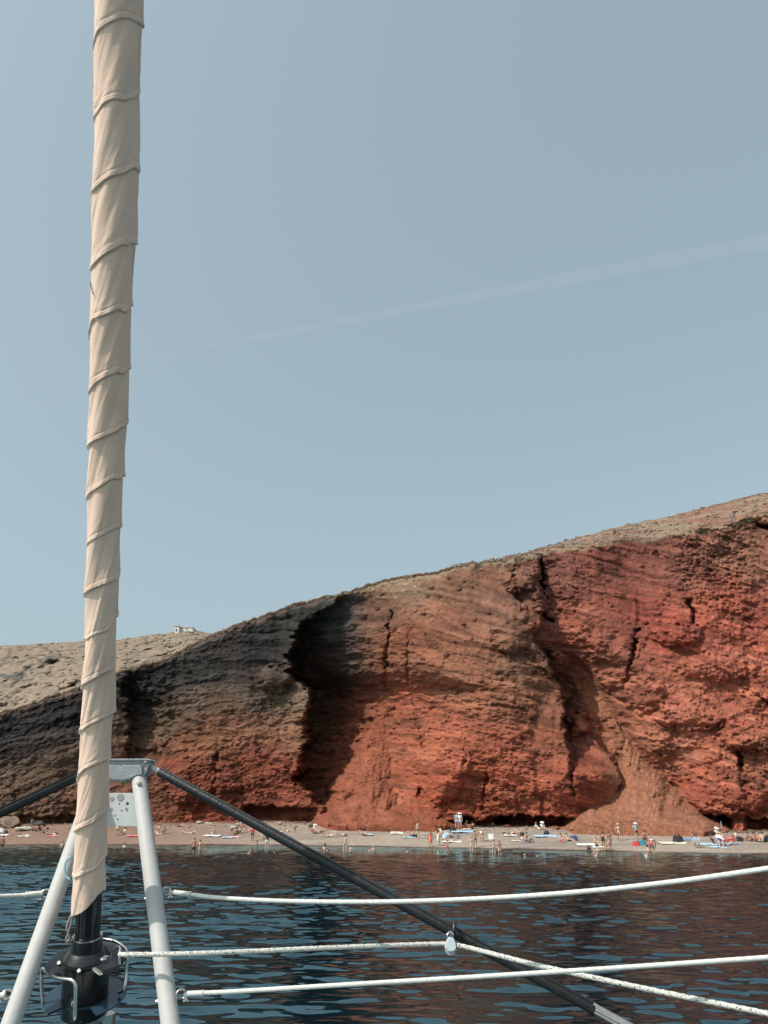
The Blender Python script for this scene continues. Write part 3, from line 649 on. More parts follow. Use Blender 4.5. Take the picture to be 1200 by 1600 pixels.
mb = MB(); mb.lathe(O0, AX, [(hd - .007, .05), (hd - .008, .090), (hd - .014, .0845), (hb + .004, .0845), (hb, .083), (hb, .05)], 56); mb.build('drum', M_BLACK, furl)
hl = along(1556)
mb = MB(); vv = []; ff = []; prof_ = [(hl, .0850), (hl, .148), (hl - .004, .151), (hl - .008, .148), (hl - .008, .0850)]; NA = 120
for hz, r0 in prof_:
    for i in range(NA):
        t = 2 * math.pi * i / NA; rr = min(r0, .0855) if (math.sin(t) * a2.y < 0 and abs(math.cos(t)) * r0 < .086) else r0
        vv.append(O0 + AX * hz + (a1 * math.cos(t) + a2 * math.sin(t)) * rr)
for j in range(5):
    for i in range(NA): j2 = (j + 1) % 5; ff.append([j * NA + i, j * NA + (i + 1) % NA, j2 * NA + (i + 1) % NA, j2 * NA + i])
mb.add(vv, ff); mb.build('lower_disc', M_DISC, furl)
mb = MB(); mb.lathe(O0, AX, [(hb - .001, .05), (hb - .001, .0835), (hb - .018, .0840), (hb - .018, .05)], 56); sbd = mb.build('silver_band', M_STEEL, furl)
mb = MB(); mb.lathe(O0, AX, [(hb - .019, .05), (hb - .019, .0805), (along(1660), .0805), (along(1660), .01)], 56); mb.build('lower_tube', M_BLACK, furl)
nf = Vector(nrm)
def onfront(px, py, r): 
    c0 = axp(py); p = axp(py, px); dx = p.x - c0.x; d = math.sqrt(max(r * r - dx * dx, 0)); return c0 + Vector((dx, 0, 0)) + nf * d
mb = MB(); c0 = onfront(136.5, 1578.5, .0838) + nf * .0006; rg = [c0 + Vector((math.cos(k / 20 * 6.283) * .015, 0, math.cos(k / 20 * 6.283) * .003)) + AX * .006 * math.sin(k / 20 * 6.283) for k in range(20)]
mb.add(rg + [p - nf * .004 for p in rg], [list(range(20)), list(range(39, 19, -1))] + [[k, (k + 1) % 20, 20 + (k + 1) % 20, 20 + k] for k in range(20)]); mb.build('band_slot', M_HOLE, sbd, smooth=False)
mb = MB(); c0 = onfront(124, 1597, .082); mb.lathe(c0, nf, [(-.004, .001), (-.004, .017), (.004, .017), (.006, .014), (.006, .001)], 28); mb.build('round_button', M_STEEL, furl)
for (bx, by, br, hh) in ((103, 1495, .100, .006), (140, 1500, .100, .010)):
    c0 = onfront(bx, by, br); mb = MB(); mb.lathe(c0 - nf * .006 + AX * 0.0, AX * .5 + nf * .5, [(0, .001), (0, .008), (hh + .006, .008), (hh + .008, .006), (hh + .008, .001)], 16); mb.build('bolt', M_STEEL, con)
mb = MB(); c0 = axp(1497, 166) - Vector((0, .03, 0)); mb.lathe(c0, AX, [(-.01, .001), (-.01, .014), (.004, .016), (.010, .012), (.010, .001)], 18); mb.lathe(c0 + Vector((.012, 0, -.004)), AX, [(-.01, .001), (-.01, .007), (.016, .007), (.016, .001)], 12); mb.build('knurled_nut', M_STEEL, furl)
mb = MB(); mb.tube(catmull([onfront(144.5, 426, .083), onfront(147, 445, .084), onfront(151, 458, .087), onfront(156.5, 471, .090)], 6), .0016, 6)
mb.build('loose_thread', mat('brown_thread', (.08, .05, .035), .8), furl)
# bent rod guards
def depth_pts(pts): return [W(x, y, yy) for x, y, yy in pts]
YD = stayY(1530)
mb = MB(); mb.tube(catmull(depth_pts([(92, 1571, YD - .02), (78, 1572, YD - .02), (69, 1570, YD - .03), (66, 1562, YD - .04), (64.5, 1530, YD - .05), (65, 1517, YD - .06), (68, 1513.5, YD - .07), (76, 1521, YD - .10), (88, 1528, YD - .13), (103, 1530, YD - .155), (112, 1531.5, YD - .165), (117, 1537, YD - .17), (118, 1550, YD - .17), (117, 1588, YD - .165), (117, 1592, YD - .16)]), 5), .0066, 12); mb.build('rod_guard', M_STEEL, furl)
mb = MB(); mb.tube(catmull(depth_pts([(156, 1478, YD + .05), (157, 1469, YD + .05), (166, 1468, YD + .05), (180, 1471, YD + .04), (190, 1477, YD + .02), (197, 1484, YD), (198.5, 1490, YD - .01), (197.5, 1520, YD - .01), (195, 1542, YD - .02), (192, 1548, YD - .01), (186, 1551, YD + .02)]), 5), .0066, 12); mb.build('rod_guard', M_STEEL, furl)
mb = MB(); mb.tube(catmull(depth_pts([(176, 1486, YD - .03), (183, 1479, YD - .04), (188, 1482, YD - .05), (186, 1492, YD - .06), (187, 1507, YD - .06)]), 5), .005, 10); mb.build('steel_hook', M_STEEL, furl)
mb = MB(); mb.tube(catmull([axp(y, x) + Vector((0, -.02, 0)) for x, y in [(118, 1424), (112, 1436), (108, 1448), (110, 1458), (107, 1466), (112, 1471), (117, 1467)]], 6), .0055, 8)
mb.tube(catmull([axp(y, x) + Vector((0, -.03, 0)) for x, y in [(119, 1430), (115, 1445), (112, 1455), (114, 1464), (109, 1470)]], 6), .0045, 8); mb.build('tack_lashing', M_CORD, furl)

# --- the white A-frame
frm = empty('bow_frame', W(150, 1625, 3.15)); tag(frm, 'pale aluminium A shaped bow frame of two round legs standing behind the furled sail', 'bow frame')
def leg(pts, r):
    mb = MB(); mb.tube(pts, r, 32); return mb.build('leg', M_ALU, frm)
YT, YBm = 3.72, 3.12
leg([W(216.5, 1212, YT), W(270.5, 1632, YBm - .02)], .0325)
leg([W(153, 1212, YT), W(4, 1636, YBm - .02)], .0325)
poly = [W(x, y, YT - .035) for x, y in [(139, 1187), (229, 1186.5), (233.5, 1188), (235, 1192), (227, 1211), (224, 1214), (212, 1213), (203, 1219), (190, 1222), (176, 1221), (158, 1216), (148, 1213), (140, 1211), (134, 1193), (135, 1189)]]
mb = MB(); mb.prism(poly, 0, .085); brk = mb.build('head_bracket', M_ALU2, frm, smooth=False, bevel=.003)
poly = [W(x, y, YT - .045) for x, y in [(146, 1195.5), (219, 1195.5), (221.5, 1197), (222.5, 1210), (214, 1211), (203, 1216.5), (190, 1219), (177, 1218), (158, 1213), (147, 1208)]]
mb = MB(); mb.prism(poly, 0, .009); mb.build('bracket_panel', M_ALU2, brk, smooth=False, bevel=.002)
mb = MB(); mb.prism([W(x, y, YT - .05) for x, y in [(135, 1185.6), (231, 1185.2), (235.5, 1187), (235.5, 1189), (231, 1188), (135, 1188.2)]], 0, .1); mb.build('bracket_rim', M_ALU2, brk, smooth=False, bevel=.0012)
mb = MB(); mb.lathe(W(228.5, 1190.5, YT - .038), (0, -1, 0), [(0, .001), (0, .0085), (.006, .0075), (.008, .003), (.008, .001)], 18); mb.build('pin', M_STEEL, brk)
mb = MB(); mb.lathe(W(217, 1224, YT - .07), (0, -1, .1), [(-.01, .001), (-.01, .009), (.010, .009), (.012, .005), (.012, .001)], 18); mb.build('bolt', M_ALU, frm)
for x, y in ((229, 1405), (247, 1565)):
    Yl = np.interp(y, [1212, 1632], [YT, YBm]); mb = MB(); mb.lathe(W(x + 3, y, Yl), (-1, 0, 0), [(0, .001), (0, .008), (.014, .008), (.018, .005), (.018, .001)], 14); mb.build('bolt', M_STEEL, frm)
YP = YT - .03
mb = MB(); mb.prism([W(x, y, YP) for x, y in [(150, 1239), (212, 1239), (216, 1291), (146, 1291)]], 0, .008); plt = mb.build('base_plate', M_PLATE, frm, smooth=False, bevel=.001)
for x, y, r0 in ((199, 1255.5, .006), (186.5, 1256, .003), (190, 1266.5, .003), (179.5, 1274.5, .0028), (183.8, 1280.3, .0028)):
    mb = MB(); mb.lathe(W(x, y, YP - .001), (0, -1, 0), [(-.001, .0001), (0, .0001), (0, r0), (-.002, r0)], 18); mb.build('hole', M_HOLE, plt)
for x, y, r0 in ((175, 1248, .0085), (188, 1246, .015), (173.5, 1264.5, .006), (197.5, 1264, .006)):
    mb = MB(); mb.lathe(W(x, y, YP - .0015), (0, -1, 0), [(0, .0001), (.0006, r0), (-.002, r0 + .001)], 24); mb.build('worn_spot', M_SMUDGE, plt)
mb = MB(); mb.tube(catmull([W(84 + x, y, 3.30) for x, y in [(28, 1338), (20, 1345), (17, 1356), (18, 1368), (25, 1374)]], 6), .004, 8); mb.build('blue_cord_loop', mat('pale_blue_cord', (.25, .42, .52), .7), frm)

# --- the two dark struts running down from the frame head
def strut(name, label, pts_f, pts_s, pts_e=None):
    e = empty(name, pts_f[0]); tag(e, label, 'strut', 'dark struts running down from the frame head')
    mb = MB(); mb.tube(pts_f, .012, 16); mb.build('end_rod', M_ALU, e)
    mb = MB(); mb.tube(pts_s, .0205, 24); mb.build('sleeve', M_SLEEVE, e)
    mb = MB(); off = Vector((0.0, -.0135, .0175)); mb.tube([p + off for p in pts_s], .0035, 8); mb.build('sleeve_ridge', M_SLEEVE, e)
    if pts_e:
        mb = MB(); mb.tube(pts_e, .0185, 16); mb.build('end_fitting', M_STEEL, e)
        for k in (-1, 0, 1):
            mb = MB(); o2 = Vector((.006 * k, -.015, .011 - .008 * k)); mb.tube([p + o2 for p in pts_e], .0045, 8); mb.build('fitting_rib', M_STEEL, e)
a, b_ = W(250, 1206, YT - .02), W(930, 1577, 3.20); c_ = a + (b_ - a) * 1.16
strut('frame_strut', 'black sleeved strut slanting down to the lower right from the frame head', [W(231, 1195.5, YT), a + (b_ - a) * .01], [a, b_], [b_ - (b_ - a) * .001, c_])
a, b_ = W(140, 1205, YT - .02), W(-150, 1340, 3.30)
strut('frame_strut', 'black sleeved strut slanting down to the left edge from behind the sail', [W(150, 1200, YT), a + (b_ - a) * .01], [a, b_])

# --- the crossbeam under the frame, just outside the picture
cb = empty('crossbeam', W(150, 1640, 3.1)); tag(cb, 'pale crossbeam tube carrying the bow frame below the picture', 'crossbeam')
pb = W(135, 1648, 3.1); mb = MB(); mb.tube([Vector((pb.x - 2.2, pb.y, pb.z - .07)), Vector((pb.x + 4.0, pb.y, pb.z - .07))], .085, 28); mb.build('beam_tube', M_ALU, cb)
mb = MB(); mb.lathe(Vector((axp(1660).x, axp(1660).y, pb.z - .0)), (0, 0, 1), [(0, .001), (0, .10), (.05, .10), (.06, .07), (.06, .001)], 30); mb.build('tack_fitting', M_STEEL, cb)

# --- lifelines
def twist(pts, r, amp, pitch, n=900, seg=14):
    """laid rope: a tube with a slight twist relief"""
    pts = catmull(pts, 24); d = [0]
    for p0, p1 in zip(pts[:-1], pts[1:]): d.append(d[-1] + (p1 - p0).length)
    out_ = []
    for i in range(n):
        s = d[-1] * i / (n - 1); k = int(np.searchsorted(d, s) - 1); k = max(0, min(k, len(pts) - 2)); u = (s - d[k]) / max(d[k + 1] - d[k], 1e-9); out_.append((pts[k].lerp(pts[k + 1], u), s))
    vs_ = []; fs = []
    for i, (p, s) in enumerate(out_):
        dd = (out_[min(i + 1, n - 1)][0] - out_[max(i - 1, 0)][0]).normalized(); a = dd.cross(Vector((0, 0, 1))).normalized(); b = a.cross(dd)
        for k in range(seg):
            t = 2 * math.pi * k / seg; rr = r * (1 + amp * math.cos(3 * t + s / pitch * 6.283)); vs_.append(p + (a * math.cos(t) + b * math.sin(t)) * rr)
    for i in range(n - 1):
        for k in range(seg): fs.append([i * seg + k, i * seg + (k + 1) % seg, (i + 1) * seg + (k + 1) % seg, (i + 1) * seg + k])
    mb = MB(); mb.add(vs_, fs); return mb
def ring(c, r, rt, tilt, mb):
    pts = [c + Vector((math.cos(t) * r, math.cos(t) * tilt * r, math.sin(t) * r)) for t in [2 * math.pi * k / 20 for k in range(20)]]
    mb.tube(pts, rt, 8, closed=True)
def lifeline(label, pts, r, m, shackle_at=None, ferrule=None, tw=.03, n=900, name='lifeline', group='ropes strung from the bow frame'):
    e = empty(name, pts[0]); tag(e, label, 'rope', group)
    twist(pts, r, tw, .03, n).build('rope', m, e)
    if ferrule:
        for f0, f1, rr in ferrule: mb = MB(); mb.tube([f0, f1], rr, 16); mb.tube([f1 - (f1 - f0) * .06, f1], rr * 1.25, 16); mb.build('ferrule', M_ROPE, e)
    if shackle_at is not None:
        mb = MB(); ring(shackle_at, .014, .0045, .6, mb); sg = 1 if pts[0].x > shackle_at.x else -1
        mb.build('shackle', M_STEEL, e)
        mb = MB(); ring(shackle_at + Vector((sg * .018, -.006, -.006)), .009, .004, -.8, mb); mb.tube([shackle_at + Vector((sg * .012, -.01, -.020)), shackle_at + Vector((sg * .030, -.01, -.018))], .004, 8)
        mb.tube([shackle_at + Vector((sg * .014, -.01, .004)), shackle_at + Vector((sg * .022, -.012, -.018))], .0055, 8); mb.build('shackle_pin', M_STEEL, e)
    return e
P1 = [(272, 1394.5, 3.44), (300, 1398, 3.42), (345, 1403, 3.36), (450, 1408, 3.26), (600, 1409, 3.12), (750, 1404, 3.0), (900, 1394, 2.88), (1050, 1378, 2.76), (1200, 1357, 2.64), (1290, 1343, 2.56)]
p1 = [W(*p) for p in P1]
lifeline('white rope sagging across the picture, the higher of the two that leave the right leg', p1, .0078, M_ROPE, W(260, 1393, 3.46), [(p1[0], W(298, 1397.6, 3.42), .0098)])
P2 = [(293, 1552.5, 3.13), (360, 1549.5, 3.1), (500, 1541, 3.02), (700, 1529, 2.92), (900, 1516.5, 2.82), (1050, 1506.5, 2.74), (1200, 1496, 2.66), (1290, 1489, 2.6)]
p2 = [W(*p) for p in P2]
lifeline('plain white rope from low on the right leg to the lower right edge', p2, .0072, M_ROPE, W(283, 1553, 3.16), [(p2[0], W(318, 1551.5, 3.12), .0085)])
P3 = [(187, 1491, 3.2), (200, 1491.5, 3.17), (300, 1490, 3.13), (400, 1486, 3.16), (500, 1481.5, 3.2), (600, 1477.5, 3.24), (680, 1475, 3.27), (703, 1475.3, 3.27), (725, 1479, 3.25), (765, 1489, 3.2), (850, 1510.5, 3.08), (1000, 1543, 2.9), (1200, 1584, 2.68), (1300, 1604, 2.58)]
p3 = [W(*p) for p in P3]
lifeline('black flecked furling line running from the drum through the hanging block', p3, .0080, M_FLECK, None, None, .06, 1400, 'furling_line')
p4 = [W(*p) for p in [(66, 1395.5, 3.42), (50, 1397, 3.4), (20, 1399, 3.38), (-60, 1402, 3.3)]]
lifeline('white rope tied to the left leg of the bow frame, the upper one', p4, .0066, M_ROPE, W(72, 1396, 3.43), [(p4[0], W(40, 1397.8, 3.40), .0095)], n=200)
p5 = [W(*p) for p in [(8, 1554.5, 3.2), (0, 1555.5, 3.2), (-40, 1558, 3.15), (-120, 1563, 3.1)]]
lifeline('white rope tied low on the left leg at the very edge of the picture', p5, .0066, M_ROPE, W(11, 1554, 3.21), [(p5[0], W(-6, 1556, 3.2), .0095)], n=200)
# --- block hanging from the strut
t_ = (707 - 250) / (930 - 250)
Ys3 = 3.31
bk = empty('hanging_block', W(706, 1450, Ys3)); tag(bk, 'small rope block with a white cheek hanging from the black strut', 'pulley')
prof = [(700.5, 1464.5), (708, 1464.5), (711, 1471), (713, 1480), (711.5, 1484.5), (706, 1487), (700, 1486), (695.5, 1480), (697, 1472)]
mb = MB(); mb.prism([W(x, y, Ys3 - .062) for x, y in prof], 0, .008); mb.build('cheek', mat('white_plastic', (.60, .64, .68), .45), bk, smooth=False, bevel=.002)
prof = [(701, 1465), (708, 1465), (712, 1474), (713, 1484), (709, 1492), (702, 1493), (696, 1488), (694.5, 1479), (697, 1470)]
mb = MB(); mb.prism([W(x, y, Ys3 - .052) for x, y in prof], 0, .006); mb.build('back_cheek', mat('clear_grey_plastic', (.36, .36, .36), .3), bk, smooth=False, bevel=.0015)
mb = MB(); mb.lathe(W(703.5, 1483, Ys3 - .03), (0, 1, 0), [(-.016, .001), (-.016, .017), (-.006, .012), (.004, .017), (.004, .001)], 24); mb.build('sheave', M_BLACKM, bk)
mb = MB(); c0 = W(706.5, 1454, Ys3)
mb.tube([c0 + Vector((.004 + math.sin(t) * .012 * .4, -math.cos(t) * .027, math.sin(t) * .029)) for t in [6.283 * k / 24 for k in range(24)]], .009, 10, closed=True); mb.build('strap', M_BLACKM, bk)
mb = MB(); mb.tube(catmull([W(701, 1466, Ys3 - .055), W(699, 1461, Ys3 - .055), W(703, 1456, Ys3 - .05), W(708, 1460, Ys3 - .055), W(707, 1466, Ys3 - .055)], 6), .0032, 8); mb.lathe(W(705, 1460.5, Ys3 - .06), (0, -1, 0), [(-.01, .001), (-.01, .006), (.004, .006), (.004, .001)], 12); mb.build('shackle', M_STEEL, bk)

# ================================================================== PEOPLE
SKIN = {'pale': mat('pale_skin', (.50, .32, .24), .55), 'tan': mat('tanned_skin', (.38, .20, .125), .55), 'brown': mat('brown_skin', (.24, .115, .07), .55)}
def cmat(key, c): return mat(key, c, .75, 0, .12, 12)
FAB = {'black': cmat('black_cloth', (.02, .02, .024)), 'white': cmat('white_cloth', (.72, .71, .68)), 'red': cmat('red_cloth', (.50, .045, .05)), 'orange': cmat('orange_cloth', (.80, .13, .05)),
       'blue': cmat('blue_cloth', (.10, .25, .50)), 'pale_blue': cmat('pale_blue_cloth', (.36, .50, .62)), 'pink': cmat('pink_cloth', (.75, .16, .22)), 'pale_pink': cmat('pale_pink_cloth', (.72, .42, .40)),
       'teal': cmat('teal_cloth', (.05, .20, .24)), 'grey': cmat('grey_cloth', (.22, .23, .25)), 'navy': cmat('navy_cloth', (.03, .05, .12)), 'cream': cmat('cream_cloth', (.62, .55, .44)), 'maroon': cmat('maroon_cloth', (.22, .03, .04))}
HAIR = {'dark': mat('dark_hair', (.022, .016, .013), .6), 'fair': mat('fair_hair', (.32, .21, .11), .6), 'brown': mat('brown_hair', (.08, .045, .03), .6)}

def skinned(name, verts, edges, radii, root=0):
    me = bpy.data.meshes.new(name); me.from_pydata([tuple(v) for v in verts], edges, []); me.update()
    o = bpy.data.objects.new(name, me); COL.objects.link(o)
    sk = o.modifiers.new('s', 'SKIN'); sk.use_smooth_shade = True; sk.branch_smoothing = 0.3
    for i, r in enumerate(radii):
        v = me.skin_vertices[0].data[i]; v.radius = r if isinstance(r, tuple) else (r, r); v.use_root = (i == root)
    ss_ = o.modifiers.new('u', 'SUBSURF'); ss_.levels = 1
    dg = bpy.context.evaluated_depsgraph_get(); dg.update()
    m2 = bpy.data.meshes.new_from_object(o.evaluated_get(dg)); m2.name = name
    bpy.data.objects.remove(o); bpy.data.meshes.remove(me)
    m2.materials.clear(); m2.materials.append(SKIN['tan'])
    m2.polygons.foreach_set('use_smooth', [True] * len(m2.polygons))
    return m2
def V(*a): return Vector(a)
def mir(p): return Vector((-p[0], p[1], p[2]))
POSE = {}
def pose(name, pel, che, hed, el, ha, kn, an, toe=None, el2=None, ha2=None, kn2=None, an2=None, sh=.165):
    POSE[name] = dict(pel=V(*pel), che=V(*che), hed=V(*hed), elL=V(*el), haL=V(*ha), knL=V(*kn), anL=V(*an),
                      elR=V(*el2) if el2 else mir(el), haR=V(*ha2) if ha2 else mir(ha), knR=V(*kn2) if kn2 else mir(kn), anR=V(*an2) if an2 else mir(an), toe=toe, sh=sh)
pose('stand', (0, 0, .92), (0, .01, 1.30), (0, -.02, 1.58), (.24, .03, 1.12), (.25, -.05, .86), (.11, -.01, .50), (.12, .03, .08))
pose('hips', (0, 0, .92), (0, .01, 1.30), (0, -.02, 1.58), (.33, .06, 1.16), (.17, -.06, 1.0), (.12, -.01, .50), (.14, .03, .08))
pose('walk', (0, 0, .91), (0, -.03, 1.29), (.01, -.07, 1.57), (.23, .12, 1.12), (.24, .10, .87), (.10, -.16, .52), (.09, -.26, .09), None, (-.23, -.10, 1.13), (-.22, -.28, .94), (-.10, .06, .49), (-.10, .32, .14))
pose('bend', (0, .14, .86), (0, -.20, 1.10), (0, -.46, 1.14), (.22, -.30, .84), (.12, -.48, .62), (.12, .02, .47), (.13, .06, .08))
pose('sit', (0, 0, .11), (0, .13, .47), (0, .07, .76), (.23, -.06, .33), (.13, -.34, .42), (.13, -.40, .44), (.12, -.60, .07))
pose('recline', (0, 0, .11), (0, .26, .40), (0, .30, .69), (.27, .40, .26), (.28, .46, .05), (.12, -.38, .30), (.11, -.74, .07))
pose('lie', (0, 0, .12), (0, .38, .14), (0, .70, .15), (.26, .24, .08), (.20, .02, .07), (.12, -.40, .14), (.13, -.80, .07))
pose('lie_knees', (0, 0, .12), (0, .38, .14), (0, .70, .16), (.30, .62, .10), (.12, .84, .09), (.11, -.32, .42), (.12, -.55, .07), None, None, None, (-.10, -.38, .38), (-.12, -.68, .07))
pose('prone', (0, 0, .12), (0, .36, .24), (0, .56, .47), (.20, .48, .06), (.10, .72, .05), (.10, -.40, .08), (.11, -.60, .36), None, None, None, (-.10, -.42, .08), (-.11, -.80, .07))
pose('crouch', (0, .08, .26), (0, -.04, .66), (0, -.14, .93), (.25, -.22, .46), (.12, -.42, .36), (.17, -.30, .48), (.14, -.06, .08))
pose('kneel', (0, .12, .42), (0, .02, .82), (0, -.06, 1.10), (.24, -.02, .62), (.16, -.26, .50), (.13, -.14, .07), (.13, .28, .07))
pose('swim', (0, .62, -.30), (0, .24, -.12), (0, .06, .13), (.32, .02, -.10), (.30, -.30, -.04), (.16, 1.0, -.42), (.2, 1.35, -.5))
pose('reach', (0, 0, .92), (0, .01, 1.30), (.02, -.03, 1.58), (.30, -.12, 1.20), (.36, -.34, 1.32), (.11, -.01, .50), (.12, .03, .08), None, (-.24, .03, 1.12), (-.25, -.05, .86))
def lerp(a, b, t): return a + (b - a) * t
BODY = {}; CLO = {}; HAIRM = {}
def joints(P):
    up = (P['che'] - P['pel']).normalized(); J = dict(P)
    J['wai'] = lerp(P['pel'], P['che'], .45); nb = P['che'] + up * .14; J['nek'] = nb + (P['hed'] - nb) * .30
    J['shL'] = P['che'] + up * .11 + V(P['sh'], 0, 0); J['shR'] = P['che'] + up * .11 - V(P['sh'], 0, 0)
    J['hiL'] = P['pel'] - up * .03 + V(.085, 0, 0); J['hiR'] = P['pel'] - up * .03 - V(.085, 0, 0)
    return J
def body_mesh(pn):
    if pn in BODY: return BODY[pn]
    J = joints(POSE[pn]); v = []; r = []; e = []
    def add(p, rad, par=None):
        v.append(p); r.append(rad)
        if par is not None: e.append((par, len(v) - 1))
        return len(v) - 1
    pel = add(J['pel'], .115); wai = add(J['wai'], .10, pel); che = add(J['che'], .125, wai)
    nb = add(lerp(J['che'], J['nek'], .85), .06, che); nk = add(J['nek'], .052, nb)
    hd = (J['hed'] - J['nek']).normalized()
    jaw = add(lerp(J['nek'], J['hed'], .55) + V(0, -.012, 0), .062, nk); hed = add(J['hed'], .082, jaw); top_ = add(J['hed'] + hd * .075, .055, hed)
    face = hd.cross(V(1, 0, 0)).normalized(); face = face if face.y < .2 else -face
    add(J['hed'] + face * .092 - hd * .02, .014, hed)
    for s in ('L', 'R'):
        sg = 1 if s == 'L' else -1
        sh = add(J['sh' + s], .056, che); ue = add(lerp(J['sh' + s], J['el' + s], .5), .043, sh); el = add(J['el' + s], .036, ue)
        wr_p = lerp(J['el' + s], J['ha' + s], .86); fa = add(lerp(J['el' + s], wr_p, .4), .036, el); wr = add(wr_p, .024, fa); hd_ = add(J['ha' + s], (.034, .018), wr)
        d = (J['ha' + s] - J['el' + s]).normalized(); sd = d.cross(V(0, 1, 0)); sd = sd.normalized() if sd.length > .1 else V(1, 0, 0); cu = d.cross(sd).normalized()
        for k, ln in enumerate((.060, .072, .076, .070)):
            off = sd * (.024 - .016 * k); f0 = add(J['ha' + s] + off * 1.0 + d * (.040), .009, hd_); add(J['ha' + s] + off * 1.15 + d * (.040 + ln) + cu * .014, .007, f0)
        t0 = add(wr_p + sd * .036 + d * .03, .011, wr); add(wr_p + sd * .052 + d * .065 + cu * .01, .008, t0)
        hp = add(J['hi' + s], .092, pel); th_ = add(lerp(J['hi' + s], J['kn' + s], .45), .078, hp); kn = add(J['kn' + s], .052, th_)
        cf = add(lerp(J['kn' + s], J['an' + s], .35), .053, kn); an = add(J['an' + s], .034, cf)
        shin = (J['an' + s] - J['kn' + s]).normalized(); fd = V(0, -1, 0) if abs(shin.z) > .45 else V(0, -.35, .95)
        if pn in ('prone', 'kneel', 'swim'): fd = V(0, .8, -.1)
        add(J['an' + s] + fd * .15 + V(0, 0, -.035 if fd.y < -.5 else 0), .028, an)
    BODY[pn] = skinned('body', v, e, r); return BODY[pn]
def cloth_mesh(pn, kind):
    k = (pn, kind)
    if k in CLO: return CLO[k]
    J = joints(POSE[pn]); v = []; r = []; e = []
    def add(p, rad, par=None):
        v.append(p); r.append(rad)
        if par is not None: e.append((par, len(v) - 1))
        return len(v) - 1
    if kind in ('trunks', 'briefs', 'onepiece', 'dress'):
        pel = add(J['pel'], .128)
        if kind in ('trunks', 'briefs'): add(lerp(J['pel'], J['wai'], .45), .117, pel)
        f = {'trunks': .55, 'briefs': .13, 'onepiece': .12, 'dress': .75}[kind]
        if kind == 'dress':
            mid_ = (J['knL'] + J['knR']) / 2; add(lerp(J['pel'], mid_, .5), .165, pel); add(lerp(J['pel'], mid_, .95), .19, len(v) - 1)
        else:
            for s in 'LR':
                h = add(J['hi' + s], .102, pel); add(lerp(J['hi' + s], J['kn' + s], f), .102 if f < .3 else .094, h)
        if kind in ('onepiece', 'dress'):
            w = add(J['wai'], .113, pel); c_ = add(J['che'], .137, w)
            for s in 'LR': add(lerp(J['che'], J['sh' + s], .75), .065, c_)
    elif kind == 'top':
        c0 = add(lerp(J['che'], J['wai'], .35), .124); c_ = add(J['che'], .138, c0); add(lerp(J['che'], J['nek'], .25), .11, c_)
    elif kind == 'shirt':
        c0 = add(lerp(J['pel'], J['wai'], .3), .135); w = add(J['wai'], .122, c0); c_ = add(J['che'], .142, w); add(lerp(J['che'], J['nek'], .5), .085, c_)
        for s in 'LR': h = add(J['sh' + s], .072, c_); add(lerp(J['sh' + s], J['el' + s], .6), .058, h)
    CLO[k] = skinned(kind, v, e, r); return CLO[k]
def head_mesh(pn, kind):
    k = (pn, kind)
    if k in HAIRM: return HAIRM[k]
    J = joints(POSE[pn]); hd = (J['hed'] - J['nek']).normalized(); face = hd.cross(V(1, 0, 0)).normalized(); face = face if face.y < .2 else -face
    side = hd.cross(face).normalized(); c0 = J['hed'] + hd * .022 - face * .014; mb = MB(); vs_ = []; fs = []
    n, mrow = 16, 9
    for j in range(mrow):
        for i in range(n):
            t = 2 * math.pi * i / n; lim = 1.25 + .75 * (0.5 - 0.5 * math.cos(t)) if kind != 'hat' else 1.45      # lower at the back
            p_ = lim * j / (mrow - 1); rr = .104 if kind != 'hat' else .112
            vs_.append(c0 + hd * math.cos(p_) * rr + (face * math.cos(t) + side * math.sin(t)) * math.sin(p_) * rr * (1 if abs(math.sin(t)) < .7 else .93))
    for j in range(mrow - 1):
        for i in range(n): fs.append([j * n + i, j * n + (i + 1) % n, (j + 1) * n + (i + 1) % n, (j + 1) * n + i])
    mb.add(vs_, fs)
    if kind == 'long': mb.tube([c0 - face * .07, c0 - face * .10 - hd * .12, c0 - face * .10 - hd * .26], [.07, .062, .03], 12)
    if kind == 'hat': mb.lathe(c0 + hd * .015, hd, [(0, .10), (-.012, .21), (-.022, .212), (-.012, .10)], 24)
    o = mb.build('tmp', HAIR['dark']); me = o.data; bpy.data.objects.remove(o); me.name = 'hair' if kind != 'hat' else 'sun_hat'
    HAIRM[k] = me; return me
def part(name, me, m, par):
    o = bpy.data.objects.new(name, me); COL.objects.link(o); o.parent = par
    o.material_slots[0].link = 'OBJECT'; o.material_slots[0].material = m; return o
def person(px, py, where, pn, rz, sc, skin, hair, clothes, label, group):
    loc = beach_at(px, py) if where == 'b' else water_at(px, py)
    if where != 'b': loc.z = -float(where)
    r = part('person', body_mesh(pn), SKIN[skin], None) if False else empty('person', loc)
    tag(r, label, 'person', group); r.rotation_euler = ((Matrix.Rotation(R(6), 3, 'X') @ Matrix.Rotation(R(rz), 3, 'Z')).to_euler() if pn in ('lie', 'lie_knees', 'prone', 'recline') else (0, 0, R(rz))); r.scale = (sc * 1.13, sc * 1.10, sc)
    part('body', body_mesh(pn), SKIN[skin], r)
    for h in hair.split('+'):
        k, c_ = h.split(':')
        if k == 'hat': part('sun_hat', head_mesh(pn, 'hat'), FAB[c_], r)
        else: part('hair', head_mesh(pn, k), HAIR[c_], r)
    names = {'trunks': 'swim_trunks', 'briefs': 'bikini_bottom', 'top': 'bikini_top', 'onepiece': 'swimsuit', 'dress': 'dress', 'shirt': 'shirt'}
    for c_ in clothes.split('+'):
        if c_: k, f = c_.split(':'); part(names[k], cloth_mesh(pn, k), FAB[f], r)
    return r
GS = 'bathers standing on the sand'; GT = 'people sitting or lying on the beach'; GW = 'bathers in the water'
s_, l_ = 'short:dark', 'long:dark'
